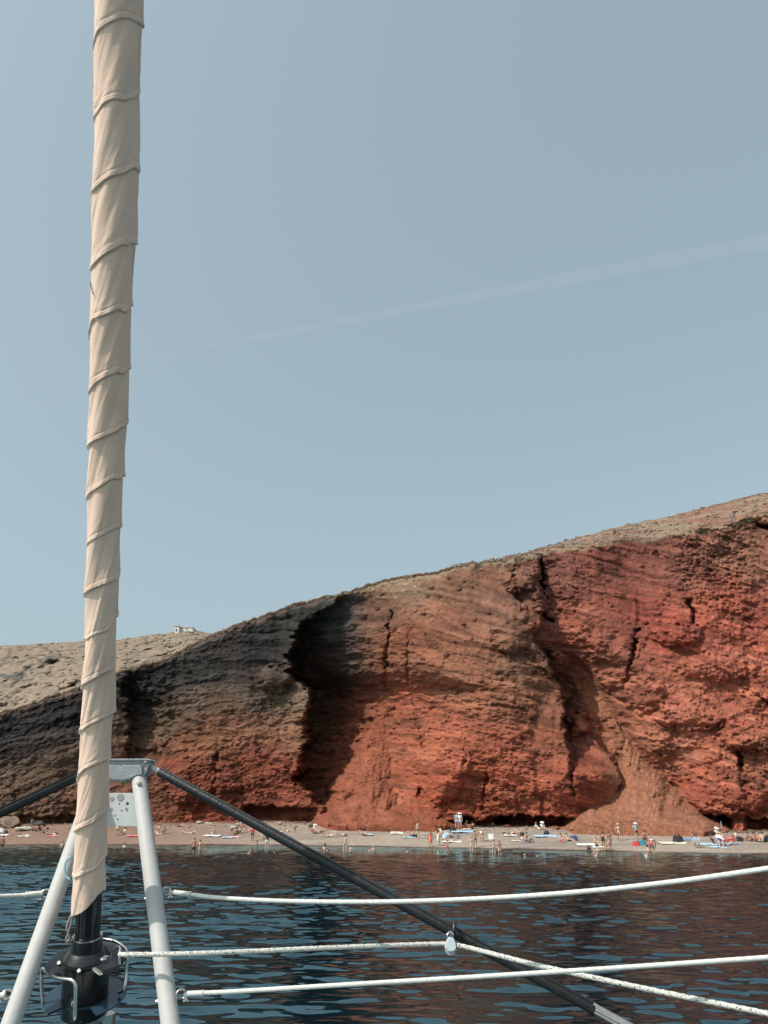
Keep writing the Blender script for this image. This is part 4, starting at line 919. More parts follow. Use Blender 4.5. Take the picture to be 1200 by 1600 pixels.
PEOPLE = [
 # far left
 (2, 1328, .35, 'stand', 160, 1, 'brown', s_, 'trunks:black', 'brown skinned bather wading at the very left edge of the photo', GW),
 (41, 1306.5, 'b', 'lie', 80, 1, 'tan', s_, 'trunks:white', 'sunbather lying beside the white towels at the far left of the beach', GT),
 (57, 1298, 'b', 'sit', 20, 1, 'tan', s_, 'trunks:black', 'sunbather sitting below the dark hollow boulder, left of the pair there', GT),
 (63, 1297.5, 'b', 'sit', -30, 1, 'brown', l_, 'onepiece:maroon', 'sunbather sitting below the dark hollow boulder, right of the pair there', GT),
 (71, 1304.5, 'b', 'sit', -60, 1, 'brown', l_, 'onepiece:maroon', 'brown bather sitting left of the pink towel left of the sail', GT),
 (79, 1305, 'b', 'lie_knees', -80, 1, 'pale', l_, 'briefs:pink+top:pink', 'sunbather in pink lying on the pink towel left of the sail', GT),
 (71, 1323, .9, 'swim', 200, 1.1, 'pale', s_, 'shirt:white', 'dark haired bather in white floating near the shore left of the sail', GW),
 (97, 1323, 1.15, 'stand', 20, 1, 'pale', s_, 'trunks:grey', 'bather chest deep in the water close to the left frame leg', GW),
 # between sail and leg
 (183, 1304.5, 'b', 'bend', 160, 1, 'pale', s_, 'shirt:maroon+trunks:cream', 'person in a dark red top bending over under the pale plate', GS),
 (193, 1304, 'b', 'sit', -50, 1, 'tan', s_, 'shirt:white+trunks:cream', 'seated person in a white shirt under the pale plate', GT),
 (194, 1324, 1.25, 'stand', 150, 1, 'pale', s_, 'trunks:black', 'bather with only head and shoulders out, between the sail and the right leg', GW),
 # right of the leg
 (249, 1299, 'b', 'sit', 20, 1, 'pale', l_, 'onepiece:maroon', 'sitter in dark red just right of the right frame leg, higher of two', GT),
 (247, 1305.5, 'b', 'recline', 40, 1, 'pale', l_, 'onepiece:pale_pink', 'reclining person just right of the right frame leg, lowest of the cluster', GT),
 (256, 1303, 'b', 'sit', -40, 1, 'pale', s_, 'shirt:navy+trunks:white', 'sitter in a navy shirt at the right end of the cluster by the frame leg', GT),
 (283, 1292, 'b', 'lie_knees', 80, 1, 'pale', l_, 'onepiece:maroon', 'sunbather in dark red lying right at the foot of the red rock', GT),
 (291, 1303.5, 'b', 'lie_knees', -85, 1, 'pale', s_, 'trunks:white', 'sunbather lying knees up without a towel, left of the white towel', GT),
 (299, 1303, 'b', 'recline', 75, 1, 'pale', s_, 'trunks:cream', 'reclining sunbather next to the knees up sunbather left of the white towel', GT),
 (303, 1326, .75, 'stand', 185, 1.05, 'tan', s_, 'trunks:black', 'man with a bare back wading waist deep, left of a wading pair', GW),
 (312, 1327, .80, 'stand', 170, 1, 'tan', s_, 'briefs:pale_pink+top:pale_pink', 'woman in pale pink wading waist deep beside the man with the bare back', GW),
 (333, 1304, 'b', 'sit', 200, 1, 'pale', 'short:fair', 'trunks:white', 'fair haired person sitting upright on the white towel', GT),
 (366, 1304, 'b', 'recline', 140, 1, 'tan', l_, 'onepiece:pale_pink', 'woman reclining on the blue and red towel, left of two dark heads', GT),
 (370, 1303.5, 'b', 'sit', 150, 1, 'tan', l_, 'onepiece:black', 'woman sitting on the blue and red towel, right of two dark heads', GT),
 (377, 1294.5, 'b', 'sit', 10, 1, 'tan', l_, 'onepiece:maroon', 'sitter by the pale boulder near the black strut, left of two', GT),
 (384, 1295, 'b', 'sit', -20, 1, 'tan', s_, 'trunks:red', 'sitter by the pale boulder near the black strut, right of two', GT),
 (380, 1302, 'b', 'sit', -70, 1, 'pale', s_, 'trunks:white', 'pale sitter with dark hair between the blue and red towel and the man in red', GT),
 (389, 1298, 'b', 'recline', 80, 1, 'pale', 'short:fair', 'trunks:cream', 'fair haired sunbather leaning back just left of the standing man in red', GT),
 (394, 1314.5, 'b', 'stand', 150, 1, 'brown', s_, 'shirt:red+trunks:black', 'standing man in a red top and black shorts under the black strut', GS),
 (410, 1311, 'b', 'crouch', 60, .8, 'pale', 'short:fair', 'trunks:pale_pink', 'fair haired child crouching left of the person in a black top', GS),
 (417, 1326, .12, 'hips', 190, 1, 'pale', s_, 'shirt:black+trunks:white', 'person in a black top standing ankle deep under the black strut', GW),
 (401, 1328, .35, 'stand', 100, .72, 'brown', s_, 'onepiece:teal', 'small child in dark teal wading left of the person in the black top', GW),
 (390, 1334, 1.35, 'reach', 60, 1, 'pale', 'short:fair', 'trunks:blue', 'fair haired bather almost under water, left of the dark haired floater', GW),
 (427, 1332.5, 0, 'swim', 250, 1, 'tan', s_, 'trunks:black', 'dark haired bather floating on the back below the person in the black top', GW),
 # middle left
 (449, 1300, 'b', 'recline', 70, 1, 'pale', s_, 'trunks:white', 'pale person leaning back with legs along the sand, left of the red shirt', GT),
 (461, 1301.5, 'b', 'bend', 40, .72, 'tan', s_, 'shirt:red+trunks:black', 'person in a red shirt and black shorts bending right down over the sand', GS),
 (492, 1299, 'b', 'sit', 15, 1, 'pale', 'hat:white+short:dark', 'shirt:white+trunks:white', 'person in a white hat and white shirt sitting behind the reclining trio', GT),
 (490, 1301.5, 'b', 'recline', 70, 1, 'pale', l_, 'onepiece:maroon', 'leftmost of the reclining trio in front of the white hat', GT),
 (498, 1301.5, 'b', 'lie_knees', 75, 1, 'tan', l_, 'briefs:red+top:red', 'middle one of the reclining trio in front of the white hat', GT),
 (505, 1301, 'b', 'lie_knees', 80, 1, 'tan', s_, 'trunks:navy', 'rightmost of the reclining trio in front of the white hat', GT),
 (516, 1307, 'b', 'lie', 85, 1, 'pale', 'short:fair', 'trunks:white', 'fair haired sunbather stretched flat on bare sand right of the reclining trio', GT),
 (530, 1306, 'b', 'lie_knees', -85, 1, 'pale', s_, 'briefs:white+top:white', 'dark haired sunbather lying with raised knees on bare sand, in white', GT),
 (508, 1329.5, .30, 'sit', 170, 1.1, 'pale', l_, 'top:pale_pink', 'dark haired woman in pale pink sitting in the shallows, back to the sea', GW),
 (539, 1330, .25, 'stand', 160, 1, 'pale', s_, 'briefs:black', 'pale woman in a black bikini bottom wading beside a crouching child', GW),
 (547, 1332, .2, 'crouch', 120, .75, 'pale', s_, 'trunks:black', 'child crouching in the water next to the pale woman in a black bikini bottom', GW),
 (562, 1296, 'b', 'sit', 30, 1, 'tan', s_, 'trunks:maroon', 'dark haired sitter at the foot of the left scree fan, left of the pair', GT),
 (572, 1296.5, 'b', 'sit', -20, 1, 'brown', l_, 'onepiece:maroon', 'dark haired sitter at the foot of the left scree fan, right of the pair', GT),
 (566, 1305, 'b', 'recline', 60, 1, 'pale', s_, 'trunks:black', 'person in black trunks leaning back at the left end of the pale blue towel', GT),
 (584, 1330, 1.2, 'reach', 200, 1, 'pale', 'short:fair', 'trunks:blue', 'fair haired bather raising an arm out of the water', GW),
 (619, 1301.5, 'b', 'lie', 80, 1, 'pale', s_, 'trunks:grey', 'sunbather lying on the small white towel left of the man in black shorts', GT),
 (642, 1306.5, 'b', 'recline', 60, 1, 'pale', s_, 'trunks:black', 'pale sunbather reclining at the feet of the man in black shorts', GT),
 (652, 1307.5, 'b', 'walk', 100, 1, 'pale', s_, 'trunks:black', 'bare chested man in loose black shorts walking on the sand', GS),
 (637, 1331, 1.4, 'stand', 30, 1, 'pale', s_, 'trunks:black', 'lone swimmer with only a dark head showing, below the man in black shorts', GW),
 (673, 1325, 'b', 'stand', 175, 1, 'tan', 'long:brown', 'dress:orange', 'woman in a bright orange dress standing at the edge of the water', GS),
 (685, 1323, 'b', 'walk', 120, 1, 'pale', l_, 'dress:white', 'woman in a white dress walking just right of the orange dress', GS),
 (691, 1303, 'b', 'recline', 40, 1, 'pale', s_, 'shirt:cream', 'sitter in a cream shirt behind the woman in the white dress', GT),
 (699, 1331, .15, 'stand', 180, .68, 'tan', s_, 'onepiece:pink', 'small child in a pink red swimsuit standing in the shallows', GW),
 (704, 1315, 'b', 'lie', 82, 1, 'tan', s_, 'trunks:cream', 'sunbather flat on the long white towel near the woman in white', GT),
 (706, 1310, 'b', 'lie_knees', -70, 1, 'tan', l_, 'onepiece:black', 'dark suited sunbather with raised knees behind the long white towel', GT),
 (714, 1295.5, 'b', 'stand', 20, 1.12, 'pale', 'short:fair', 'shirt:pale_blue+trunks:pale_blue', 'tall person in a pale blue shirt by the cave, left of a standing pair', GS),
 (719, 1295.5, 'b', 'stand', -30, 1.12, 'pale', 'hat:white+short:dark', 'shirt:white+trunks:pale_blue', 'tall person in white shirt and hat by the cave, right of a standing pair', GS),
 (730, 1294, 'b', 'sit', 30, 1, 'tan', 'short:fair', 'trunks:orange', 'sunlit sitter in orange against the cave shadow', GT),
 (738, 1295, 'b', 'sit', -40, 1, 'brown', s_, 'trunks:maroon', 'dark sitter at the cave mouth right of the sitter in orange', GT),
 # middle right
 (743, 1327, 'b', 'hips', 185, 1.02, 'tan', s_, 'briefs:black', 'bare chested man in black briefs standing at the very edge of the water', GS),
 (737, 1331, .1, 'stand', 180, .82, 'pale', 'short:fair', 'trunks:cream', 'thin fair child standing left of the man in black briefs', GW),
 (753, 1316, 'b', 'bend', 200, 1, 'tan', l_, 'dress:white', 'woman in a white dress leaning forward right of the man in black briefs', GS),
 (772, 1334, .15, 'hips', 170, .78, 'pale', s_, 'trunks:grey', 'child in grey trunks paddling, left of the two paddling children', GW),
 (781, 1336, .2, 'stand', 190, .78, 'tan', s_, 'trunks:cream', 'child in cream trunks paddling, right of the two paddling children', GW),
 (798, 1305, 'b', 'lie_knees', 80, 1, 'pale', l_, 'onepiece:black', 'sunbather in black lying left of the bare chested sitter under the overhang', GT),
 (809, 1304.5, 'b', 'sit', 20, 1, 'pale', s_, 'trunks:cream', 'bare chested sitter between the sunbather in black and a dark bag', GT),
 (814, 1312, 'b', 'recline', 80, 1, 'pale', 'short:fair', 'trunks:white', 'fair haired sunbather leaning back left of the girl in red', GT),
 (823, 1317, 'b', 'crouch', 10, 1, 'pale', l_, 'onepiece:red', 'girl in red squatting in front of the two dark bags', GT),
 (842, 1296.5, 'b', 'recline', 60, 1, 'pale', 'short:fair', 'shirt:white+trunks:white', 'person in white leaning back in the mouth of the long low cave', GT),
 (848, 1296, 'b', 'sit', 0, 1, 'pale', 'hat:white+short:dark', 'shirt:white+trunks:white', 'person in a white hat and clothes sitting in the mouth of the long low cave', GT),
 (820, 1339, 0, 'swim', 170, 1, 'pale', 'short:fair', 'trunks:blue', 'fair haired swimmer, left of two swimmers side by side', GW),
 (840, 1338, 0, 'swim', 150, 1, 'pale', s_, 'trunks:blue', 'dark haired swimmer, right of two swimmers side by side', GW),
 (877, 1316, 'b', 'sit', 10, 1, 'pale', 'short:brown', 'trunks:orange', 'sitter in orange swimwear right of the long low cave', GT),
 (889, 1314.5, 'b', 'recline', 30, 1, 'pale', s_, 'trunks:black', 'sitter in black trunks right of the sitter in orange swimwear', GT),
 (932, 1321.5, 'b', 'sit', 20, 1, 'pale', 'short:fair', 'onepiece:maroon', 'fair haired sitter in dark red behind the pair at the edge of the water', GT),
 (934, 1339, .10, 'sit', 180, 1.15, 'pale', s_, '', 'bare backed man sitting in the shallows in front of the standing pair', GW),
 (944.5, 1335, 'b', 'stand', 120, 1, 'tan', s_, 'onepiece:black', 'woman in a black swimsuit at the edge of the water, left of a pair', GS),
 (954, 1334.5, 'b', 'stand', 200, 1.04, 'tan', s_, 'trunks:pale_pink', 'tall man in pale pink trunks facing the woman in the black swimsuit', GS),
 (949, 1334, 'b', 'crouch', 0, .62, 'tan', 'short:fair', 'trunks:pale_pink', 'small child squatting between the man and the woman in black', GS),
 (968, 1314.5, 'b', 'walk', 160, 1, 'tan', 'hat:white+short:dark', 'briefs:white+top:white', 'bather in a white hat and bikini standing in front of the big scree fan', GS),
 (995.5, 1312.5, 'b', 'hips', 20, 1, 'pale', 'hat:white+short:dark', 'shirt:pale_blue+trunks:black', 'person in a white hat, pale blue shirt and black shorts', GS),
 (1009, 1315, 'b', 'crouch', -30, 1.05, 'tan', l_, 'onepiece:maroon', 'dark haired bather squatting right of the teal bag', GT),
 (1020, 1336.5, .05, 'bend', 150, 1.1, 'tan', 'long:brown', 'briefs:red+top:white', 'woman in a bikini leaning over a man who sits in the shallows', GW),
 (1013, 1339.5, .10, 'sit', 175, 1.15, 'pale', s_, 'trunks:cream', 'man sitting in the shallows under the leaning woman in a bikini', GW),
 # right
 (1054, 1306.5, 'b', 'lie', -80, 1, 'tan', s_, 'trunks:cream', 'dark haired sunbather lying high on the beach right of the squatting bather', GT),
 (1084, 1313, 'b', 'sit', 60, .8, 'pale', s_, 'shirt:blue', 'dark haired child in blue at the right end of the blue towel', GT),
 (1090, 1325, 'b', 'crouch', -30, 1.15, 'pale', s_, 'shirt:pale_blue+trunks:white', 'person in a pale blue shirt crouching low on the sand', GT),
 (1115, 1319, 'b', 'sit', 80, 1.1, 'brown', l_, 'onepiece:black', 'dark suited sitter on the pale blue towel left of the small parasol', GT),
 (1125, 1323, 'b', 'sit', -10, 1.15, 'pale', 'hat:white+short:dark', 'shirt:blue+trunks:grey', 'person in a blue shirt and white hat sitting in the thick of the right crowd', GT),
 (1122, 1306.5, 'b', 'sit', 10, 1, 'pale', 'hat:white+short:dark', 'shirt:white', 'person in a white shirt and hat at the top of the right crowd', GT),
 (1136, 1313, 'b', 'recline', 80, 1, 'pale', s_, 'trunks:red', 'sunbather in red trunks reclining on the red towel', GT),
 (1138, 1322, 'b', 'prone', -60, 1, 'pale', 'short:brown', 'trunks:blue', 'sunbather propped on the elbows on the small blue towel at lower right', GT),
 (1153, 1312.5, 'b', 'sit', 60, 1, 'pale', s_, 'shirt:white+trunks:black', 'sitter in a white shirt and black shorts right of the red towel', GT),
 (1165, 1312.5, 'b', 'lie_knees', 80, 1, 'brown', l_, 'onepiece:maroon', 'sunbather in dark red lying left of the last two sitters on the right', GT),
 (1174, 1313.5, 'b', 'recline', 60, 1, 'tan', s_, 'trunks:black', 'person leaning back in black trunks near the right edge', GT),
 (1181, 1314.5, 'b', 'sit', 10, 1, 'tan', l_, 'briefs:red+top:red', 'woman in a red bikini sitting near the right edge', GT),
 (1191, 1314.5, 'b', 'sit', -30, 1, 'pale', 'long:brown', 'briefs:pale_pink+top:pale_pink', 'brown haired woman in a pale pink bikini, last sitter on the right', GT),
]
for a in PEOPLE: person(*a)

# ================================================================== THINGS ON THE BEACH
def towel_mesh(w, l, seed):
    nx, ny = 16, 24; P = np.zeros((ny * 1, nx, 3)); xx, yy = np.meshgrid(np.linspace(-w / 2, w / 2, nx), np.linspace(-l / 2, l / 2, ny))
    z = .03 + .022 * (vnoise(xx * 4 + 9, yy * 3 + 4, seed)) + .03 * (vnoise(xx * 9, yy * 5 + 4, seed + 1) > .7)
    xx = xx + .05 * (vnoise(yy * 2, yy * 0, seed) - .5); mb = MB(); top_ = [V(a, b, c) for a, b, c in zip(xx.ravel(), yy.ravel(), z.ravel())]; bot_ = [p - V(0, 0, .018) for p in top_]
    N = nx * ny; fs = []
    for j in range(ny - 1):
        for i in range(nx - 1):
            q = [j * nx + i, j * nx + i + 1, (j + 1) * nx + i + 1, (j + 1) * nx + i]; fs.append(q); fs.append([N + k for k in q[::-1]])
    rim_ = [i for i in range(nx)] + [j * nx + nx - 1 for j in range(1, ny)] + [(ny - 1) * nx + i for i in range(nx - 2, -1, -1)] + [j * nx for j in range(ny - 2, 0, -1)]
    for k in range(len(rim_)): a, b = rim_[k], rim_[(k + 1) % len(rim_)]; fs.append([a, b, N + b, N + a])
    mb.add(top_ + bot_, fs); o = mb.build('tmp', FAB['white']); me = o.data; bpy.data.objects.remove(o); return me
TW = [towel_mesh(.95, 1.9, 3), towel_mesh(1.1, 2.0, 13), towel_mesh(.8, 1.6, 23)]
def towel(px, py, rz, col, label, k=0, sc=1.0):
    loc = beach_at(px, py); o = bpy.data.objects.new('beach_towel', TW[k]); COL.objects.link(o); o.location = loc + V(0, 0, .03); o.rotation_euler = (Matrix.Rotation(R(6), 3, 'X') @ Matrix.Rotation(R(rz), 3, 'Z')).to_euler(); o.scale = (sc * .68, sc * .62, 1)
    o.material_slots[0].link = 'OBJECT'; o.material_slots[0].material = FAB[col]; tag(o, label, 'towel', 'towels laid on the beach')
TOWELS = [(4, 1305.5, 80, 'white', 'white towel in a heap at the far left edge of the beach', 1, 1.3), (38, 1307, 85, 'white', 'white towel below the dark boulder on the far left', 0, 1.3), (80, 1307, 80, 'pink', 'pink towel left of the sail', 0, 1.1), (86, 1305.5, 60, 'white', 'small white cloth at the right end of the left pink towel', 2, .5),
 (210, 1306.5, 84, 'pink', 'bright pink towel half hidden by the right frame leg', 1, 1.5), (199, 1303.5, 80, 'pale_blue', 'small pale blue towel left of the half hidden pink one', 2, .7), (332, 1306.5, 80, 'white', 'long white towel under the fair haired upright sitter', 1, 1.7),
 (356, 1309, 75, 'pale_blue', 'blue half of the two towels under the two dark heads', 1, 1.2), (367, 1308.5, 75, 'pale_pink', 'reddish half of the two towels under the two dark heads', 0, 1.2), (435, 1300, 70, 'cream', 'cream towel at the feet of the person leaning back, partly behind the strut', 0, 1.0),
 (575, 1304.5, 80, 'pale_blue', 'pale blue towel below the pair at the foot of the left scree fan', 1, 1.1), (620, 1302.5, 84, 'white', 'small white towel left of the man in black shorts', 1, 1.3), (640, 1309, 84, 'pale_blue', 'thin pale blue towel at the feet of the man in black shorts', 2, 1.4),
 (661, 1308.5, 84, 'pale_pink', 'dusky pink cloth lying left of the orange dress', 2, .7), (706, 1315.5, 82, 'white', 'long white towel near the woman in the white dress', 1, 1.7), (722, 1300, 84, 'pale_blue', 'large blue mat in front of the tall standing pair', 1, 2.1), (729, 1296, 84, 'white', 'white towel under the sitter in orange at the cave', 0, 1.0),
 (702, 1304, 80, 'white', 'small white towel behind the white dress', 2, .8), (797, 1306, 80, 'white', 'white towel under the sunbather in black', 1, 1.1), (808, 1314.5, 84, 'cream', 'cream towel left of the girl in red', 0, 1.0), (852, 1307, 86, 'pale_blue', 'long pale blue towel with a dark bag in the middle, below the low cave', 1, 2.0),
 (920, 1320.5, 84, 'white', 'white towels spread left of the sitter in dark red', 1, 1.9), (938, 1324.5, 80, 'white', 'white towel right of the sitter in dark red', 1, 1.2), (1075, 1313, 84, 'blue', 'deep blue towel in the open sand left of the crowd', 1, 1.1), (1052, 1318, 87, 'cream', 'long cream mat lying alone in the open sand', 1, 2.2),
 (1108, 1320, 80, 'pale_blue', 'pale blue towel at the left of the right crowd', 1, 1.8), (1137, 1314, 80, 'red', 'red towel in the right crowd', 0, 1.2), (1141, 1319, 80, 'blue', 'small blue towel at the right of the crowd', 0, 1.2), (1122, 1324.5, 80, 'pale_blue', 'pale blue towel under the person in the blue shirt', 1, 1.2)]
for a in TOWELS: towel(*a)
def bag_meshes():
    bm = bmesh.new(); bmesh.ops.create_cube(bm, size=1); bmesh.ops.scale(bm, vec=(.55, .32, .36), verts=bm.verts)
    bmesh.ops.subdivide_edges(bm, edges=bm.edges, cuts=5, use_grid_fill=True)
    for v in bm.verts:
        t = (v.co.z + .18) / .36; k = 1 - .25 * t - .12 * abs(v.co.x) / .28; v.co.y *= k * (1.1 - .5 * t); v.co.x *= 1 - .15 * t; n = .03 * math.sin(v.co.x * 17 + 1) * math.cos(v.co.y * 13); v.co.z += .16 + n
        l_ = v.co.length
    bmesh.ops.bevel(bm, geom=[e for e in bm.edges if len(e.link_faces) == 2 and e.calc_face_angle(0) > .9], offset=.03, segments=2, affect='EDGES')
    me = bpy.data.meshes.new('body'); bm.to_mesh(me); bm.free(); me.materials.append(FAB['black']); me.polygons.foreach_set('use_smooth', [True] * len(me.polygons))
    mb = MB(); mb.tube([V(.16 * math.cos(t), 0.02, .30 + .17 * math.sin(t)) for t in [math.pi * k / 12 for k in range(13)]], .012, 8); o = mb.build('tmp', FAB['black']); m2 = o.data; bpy.data.objects.remove(o)
    return me, m2
BAG, STRAP = bag_meshes()
def bag(px, py, rz, col, label, sc=1.0):
    e = empty('beach_bag', beach_at(px, py) - V(0, 0, .02)); e.rotation_euler = (0, 0, R(rz)); e.scale = (sc, sc, sc); tag(e, label, 'bag', 'bags left on the beach')
    part('bag_body', BAG, FAB[col], e); part('handle', STRAP, FAB[col], e)
for a in [(2, 1300, 20, 'white', 'white bag on the heap of towels at the far left edge', 1.3), (9, 1301.5, -20, 'black', 'black bag beside the white one at the far left edge', 1.0), (53, 1298, 0, 'black', 'black bag under the dark hollow boulder', 1.0), (648, 1308, 30, 'black', 'black bag right by the walking feet of the man in black shorts', 1.1),
          (698, 1310, 0, 'pale_blue', 'large pale blue bag behind the long white towel', 1.8), (708, 1299.5, 10, 'black', 'black bag left of the large blue mat', 1.5), (713, 1311, 10, 'grey', 'grey bag at the right end of the long white towel', 1.1), (804, 1305, 0, 'black', 'black bag left of the bare chested sitter', .9), (816, 1305.5, 0, 'black', 'black bag right of the bare chested sitter', 1.0),
          (818, 1317, 10, 'grey', 'dark grey bag left of the girl in red', 1.2), (830, 1316, -10, 'grey', 'dark grey bag right of the girl in red', 1.2), (854, 1304.5, 5, 'black', 'black bag on the long pale blue towel', 1.2), (897, 1314, -10, 'navy', 'navy bag at the right of the sitter in black trunks', 1.5), (920.5, 1328, 0, 'black', 'small black bag on the wet sand below the white towels', .8),
          (994, 1322, 0, 'red', 'red bag below the person in the pale blue shirt', 1.3), (1003, 1321, 0, 'teal', 'dark teal bag right of the red one', 1.6), (1060, 1316.5, 5, 'black', 'boxy black bag on the open sand right of the big scree fan', 1.9), (1131, 1313, 0, 'white', 'white bag right of the small parasol pole', 1.0),
          (1144, 1312, 0, 'red', 'red bag at the right end of the red towel', 1.1), (1156, 1313.5, 10, 'black', 'black bag beside the sitter in black shorts', 1.0), (1198, 1314, 0, 'black', 'black bag at the right edge of the photo', 1.5)]: bag(*a)
# small folded parasol, pale folding chair
e = empty('parasol', beach_at(1130, 1308)); tag(e, 'slim closed parasol standing in the sand behind the right crowd', 'parasol')
b0 = e.location; mb = MB(); mb.tube([b0, b0 + V(0, 0, 1.5)], .02, 10); mb.build('pole', FAB['grey'], e); mb = MB(); mb.lathe(b0, (0, 0, 1), [(.75, .03), (.8, .09), (1.2, .07), (1.5, .03), (1.56, .005)], 16); mb.build('canopy', FAB['grey'], e)
e = empty('folding_chair', beach_at(768, 1316)); tag(e, 'small white folding chair behind the two paddling children', 'chair'); b0 = e.location
mb = MB(); mb.prism([b0 + V(-.28, -.25, .25), b0 + V(.28, -.25, .25), b0 + V(.28, -.25, .29), b0 + V(-.28, -.25, .29)], 0, .5); mb.build('seat', FAB['white'], e, smooth=False)
mb = MB(); mb.prism([b0 + V(-.28, .26, .34), b0 + V(.28, .26, .34), b0 + V(.28, .30, .85), b0 + V(-.28, .30, .85)], 0, .03); mb.build('backrest', FAB['white'], e, smooth=False)
for sx in (-.27, .27):
    for (ya, yb_) in ((-.26, .30), (.30, -.26)):
        mb = MB(); mb.tube([b0 + V(sx, ya, 0), b0 + V(sx, yb_, .30)], .015, 8); mb.build('leg', M_STEEL, e)

# ================================================================== ROCKS AND RUBBLE
M_PALE = mat('pale_rock', (.46, .42, .36), .9, 0, .25, 3, .8, 6); M_DARKR = mat('dark_rock', (.075, .065, .06), .9, 0, .3, 3, .8, 6); M_REDR = mat('red_rock', (.27, .085, .05), .9, 0, .3, 3, .8, 6); M_BRN = mat('brown_rock', (.20, .135, .10), .9, 0, .3, 3, .8, 6)
def rock_mesh(seed):
    bm = bmesh.new(); bmesh.ops.create_icosphere(bm, subdivisions=4, radius=1); r0 = random.Random(seed); cuts = [(Vector((r0.gauss(0, 1), r0.gauss(0, 1), r0.gauss(0, 1))).normalized(), r0.uniform(.5, .85)) for _ in range(11)]
    for v in bm.verts:
        for n, d in cuts:
            k = v.co.dot(n) - d
            if k > 0: v.co -= n * k * .93
        c_ = v.co; v.co *= 1 + .07 * math.sin(c_.x * 7 + seed) * math.sin(c_.y * 8) + .05 * math.sin(c_.z * 15 + c_.x * 11 + seed)
    me = bpy.data.meshes.new('rock'); bm.to_mesh(me); bm.free(); me.materials.append(M_PALE); me.polygons.foreach_set('use_smooth', [True] * len(me.polygons))
    try: me.set_sharp_from_angle(angle=R(32))
    except Exception: pass
    return me
RK = [rock_mesh(k) for k in range(6)]
def rock(px, py, w, h, m, label, k, rz=0, tilt=0, group='boulders fallen at the foot of the cliff', dy=0, lift=0):
    loc = beach_at(px, py); loc.y += dy; sc = loc.y / 1394
    o = bpy.data.objects.new('boulder', RK[k]); COL.objects.link(o); o.location = loc + V(0, 0, (h * .36 + lift) * sc); o.scale = (w / 2 * sc, w / 2.4 * sc, h / 2 * sc); o.rotation_euler = (R(tilt), R(tilt), R(rz))
    o.material_slots[0].link = 'OBJECT'; o.material_slots[0].material = m; tag(o, label, 'boulder', group)
for a in [(61, 1291, 24, 10, M_DARKR, 'dark hollow looking boulder at the foot of the far left cliff', 0, 10), (60, 1286, 22, 6, M_PALE, 'pale slab lying over the dark hollow boulder', 1, 30), (50, 1287, 7, 9, M_PALE, 'small pale block left of the dark hollow boulder', 2, 0),
          (16, 1293, 46, 22, M_BRN, 'wide brown boulder at the left edge of the beach', 3, 0), (36, 1297, 30, 7, M_PALE, 'low pale rock in front of the wide brown boulder', 4, 0), (8, 1283, 14, 8, M_PALE, 'pale rock on top of the wide brown boulder', 2, 60),
          (321, 1283, 16, 12, M_PALE, 'pale angular boulder on the red ledge, left one above the beach', 5, 20), (313, 1287, 14, 5, M_PALE, 'thin pale slab leaning below the left pale boulder', 1, 40), (326, 1288, 13, 4, M_PALE, 'narrow pale slab lying right of the leaning one', 3, 10),
          (371, 1284, 15, 14, M_PALE, 'pale angular boulder just above the black strut', 2, 70), (374, 1291, 16, 8, M_PALE, 'pale block below the angular boulder, beside the strut', 4, 20), (366, 1294, 18, 5, M_PALE, 'flat pale rock where the sitters by the strut lean', 5, 50),
          (437, 1288, 9, 5, M_PALE, 'small pale rock in front of the dark undercut, right of the strut', 0, 30), (487, 1292, 12, 9, M_BRN, 'brown boulder at the left foot of the left scree fan', 1, 0), (571, 1286, 9, 11, M_PALE, 'pale upright rock on the left scree fan', 3, 20),
          (674, 1285, 8, 11, M_PALE, 'pale leaning rock standing at the foot of the wall above the orange dress', 4, 20), (770, 1291, 9, 7, M_BRN, 'brown slab propped in the cave mouth right of the blue mat', 2, 45), (794, 1292, 16, 5, M_REDR, 'low red rock pile at the left end of the long cave', 0, 0),
          (954, 1160, 10, 8, M_DARKR, 'dark boulder caught in the scree gully high above the beach', 3, 0)]:
    if a[6] == 3 and a[0] == 954: continue
    rock(*a[:7], a[7] if len(a) > 7 else 0, 4)
# rubble: countless small stones under the wall and on the fans
mb = MB(); rr_ = random.Random(5); ico = bmesh.new(); bmesh.ops.create_icosphere(ico, subdivisions=1, radius=1); iv = [v.co.copy() for v in ico.verts]; ifc = [[v.index for v in f.verts] for f in ico.faces]; ico.free()
allv = []; allf = []
for k in range(3200):
    px = rr_.uniform(-200, 1400); s = rr_.gauss(1.0, .06) - (abs(rr_.gauss(0, .12)) if rr_.random() < .35 else 0)
    if not .3 < s < 1.25: continue
    a_, b_ = beach_profile(np.array([px]), np.array([s])); yy, zz = float(a_[0]), float(b_[0]); xx = float(XCOL(px)) * yy
    sz = .03 + .16 * rr_.random() ** 4; off = len(allv)
    sxyz = (sz * rr_.uniform(.8, 1.4), sz * rr_.uniform(.8, 1.2), sz * rr_.uniform(.5, .9))
    for v in iv: j = rr_.uniform(.75, 1.2); allv.append((xx + v.x * sxyz[0] * j, yy + v.y * sxyz[1] * j, zz + .03 + v.z * sxyz[2] * j))
    allf += [[i + off for i in f] for f in ifc]
o = link('rubble', raw('rubble', allv, allf), M_BRN, smooth=False); tag(o, 'small reddish stones scattered along the foot of the cliff', 'rubble', kind='stuff')

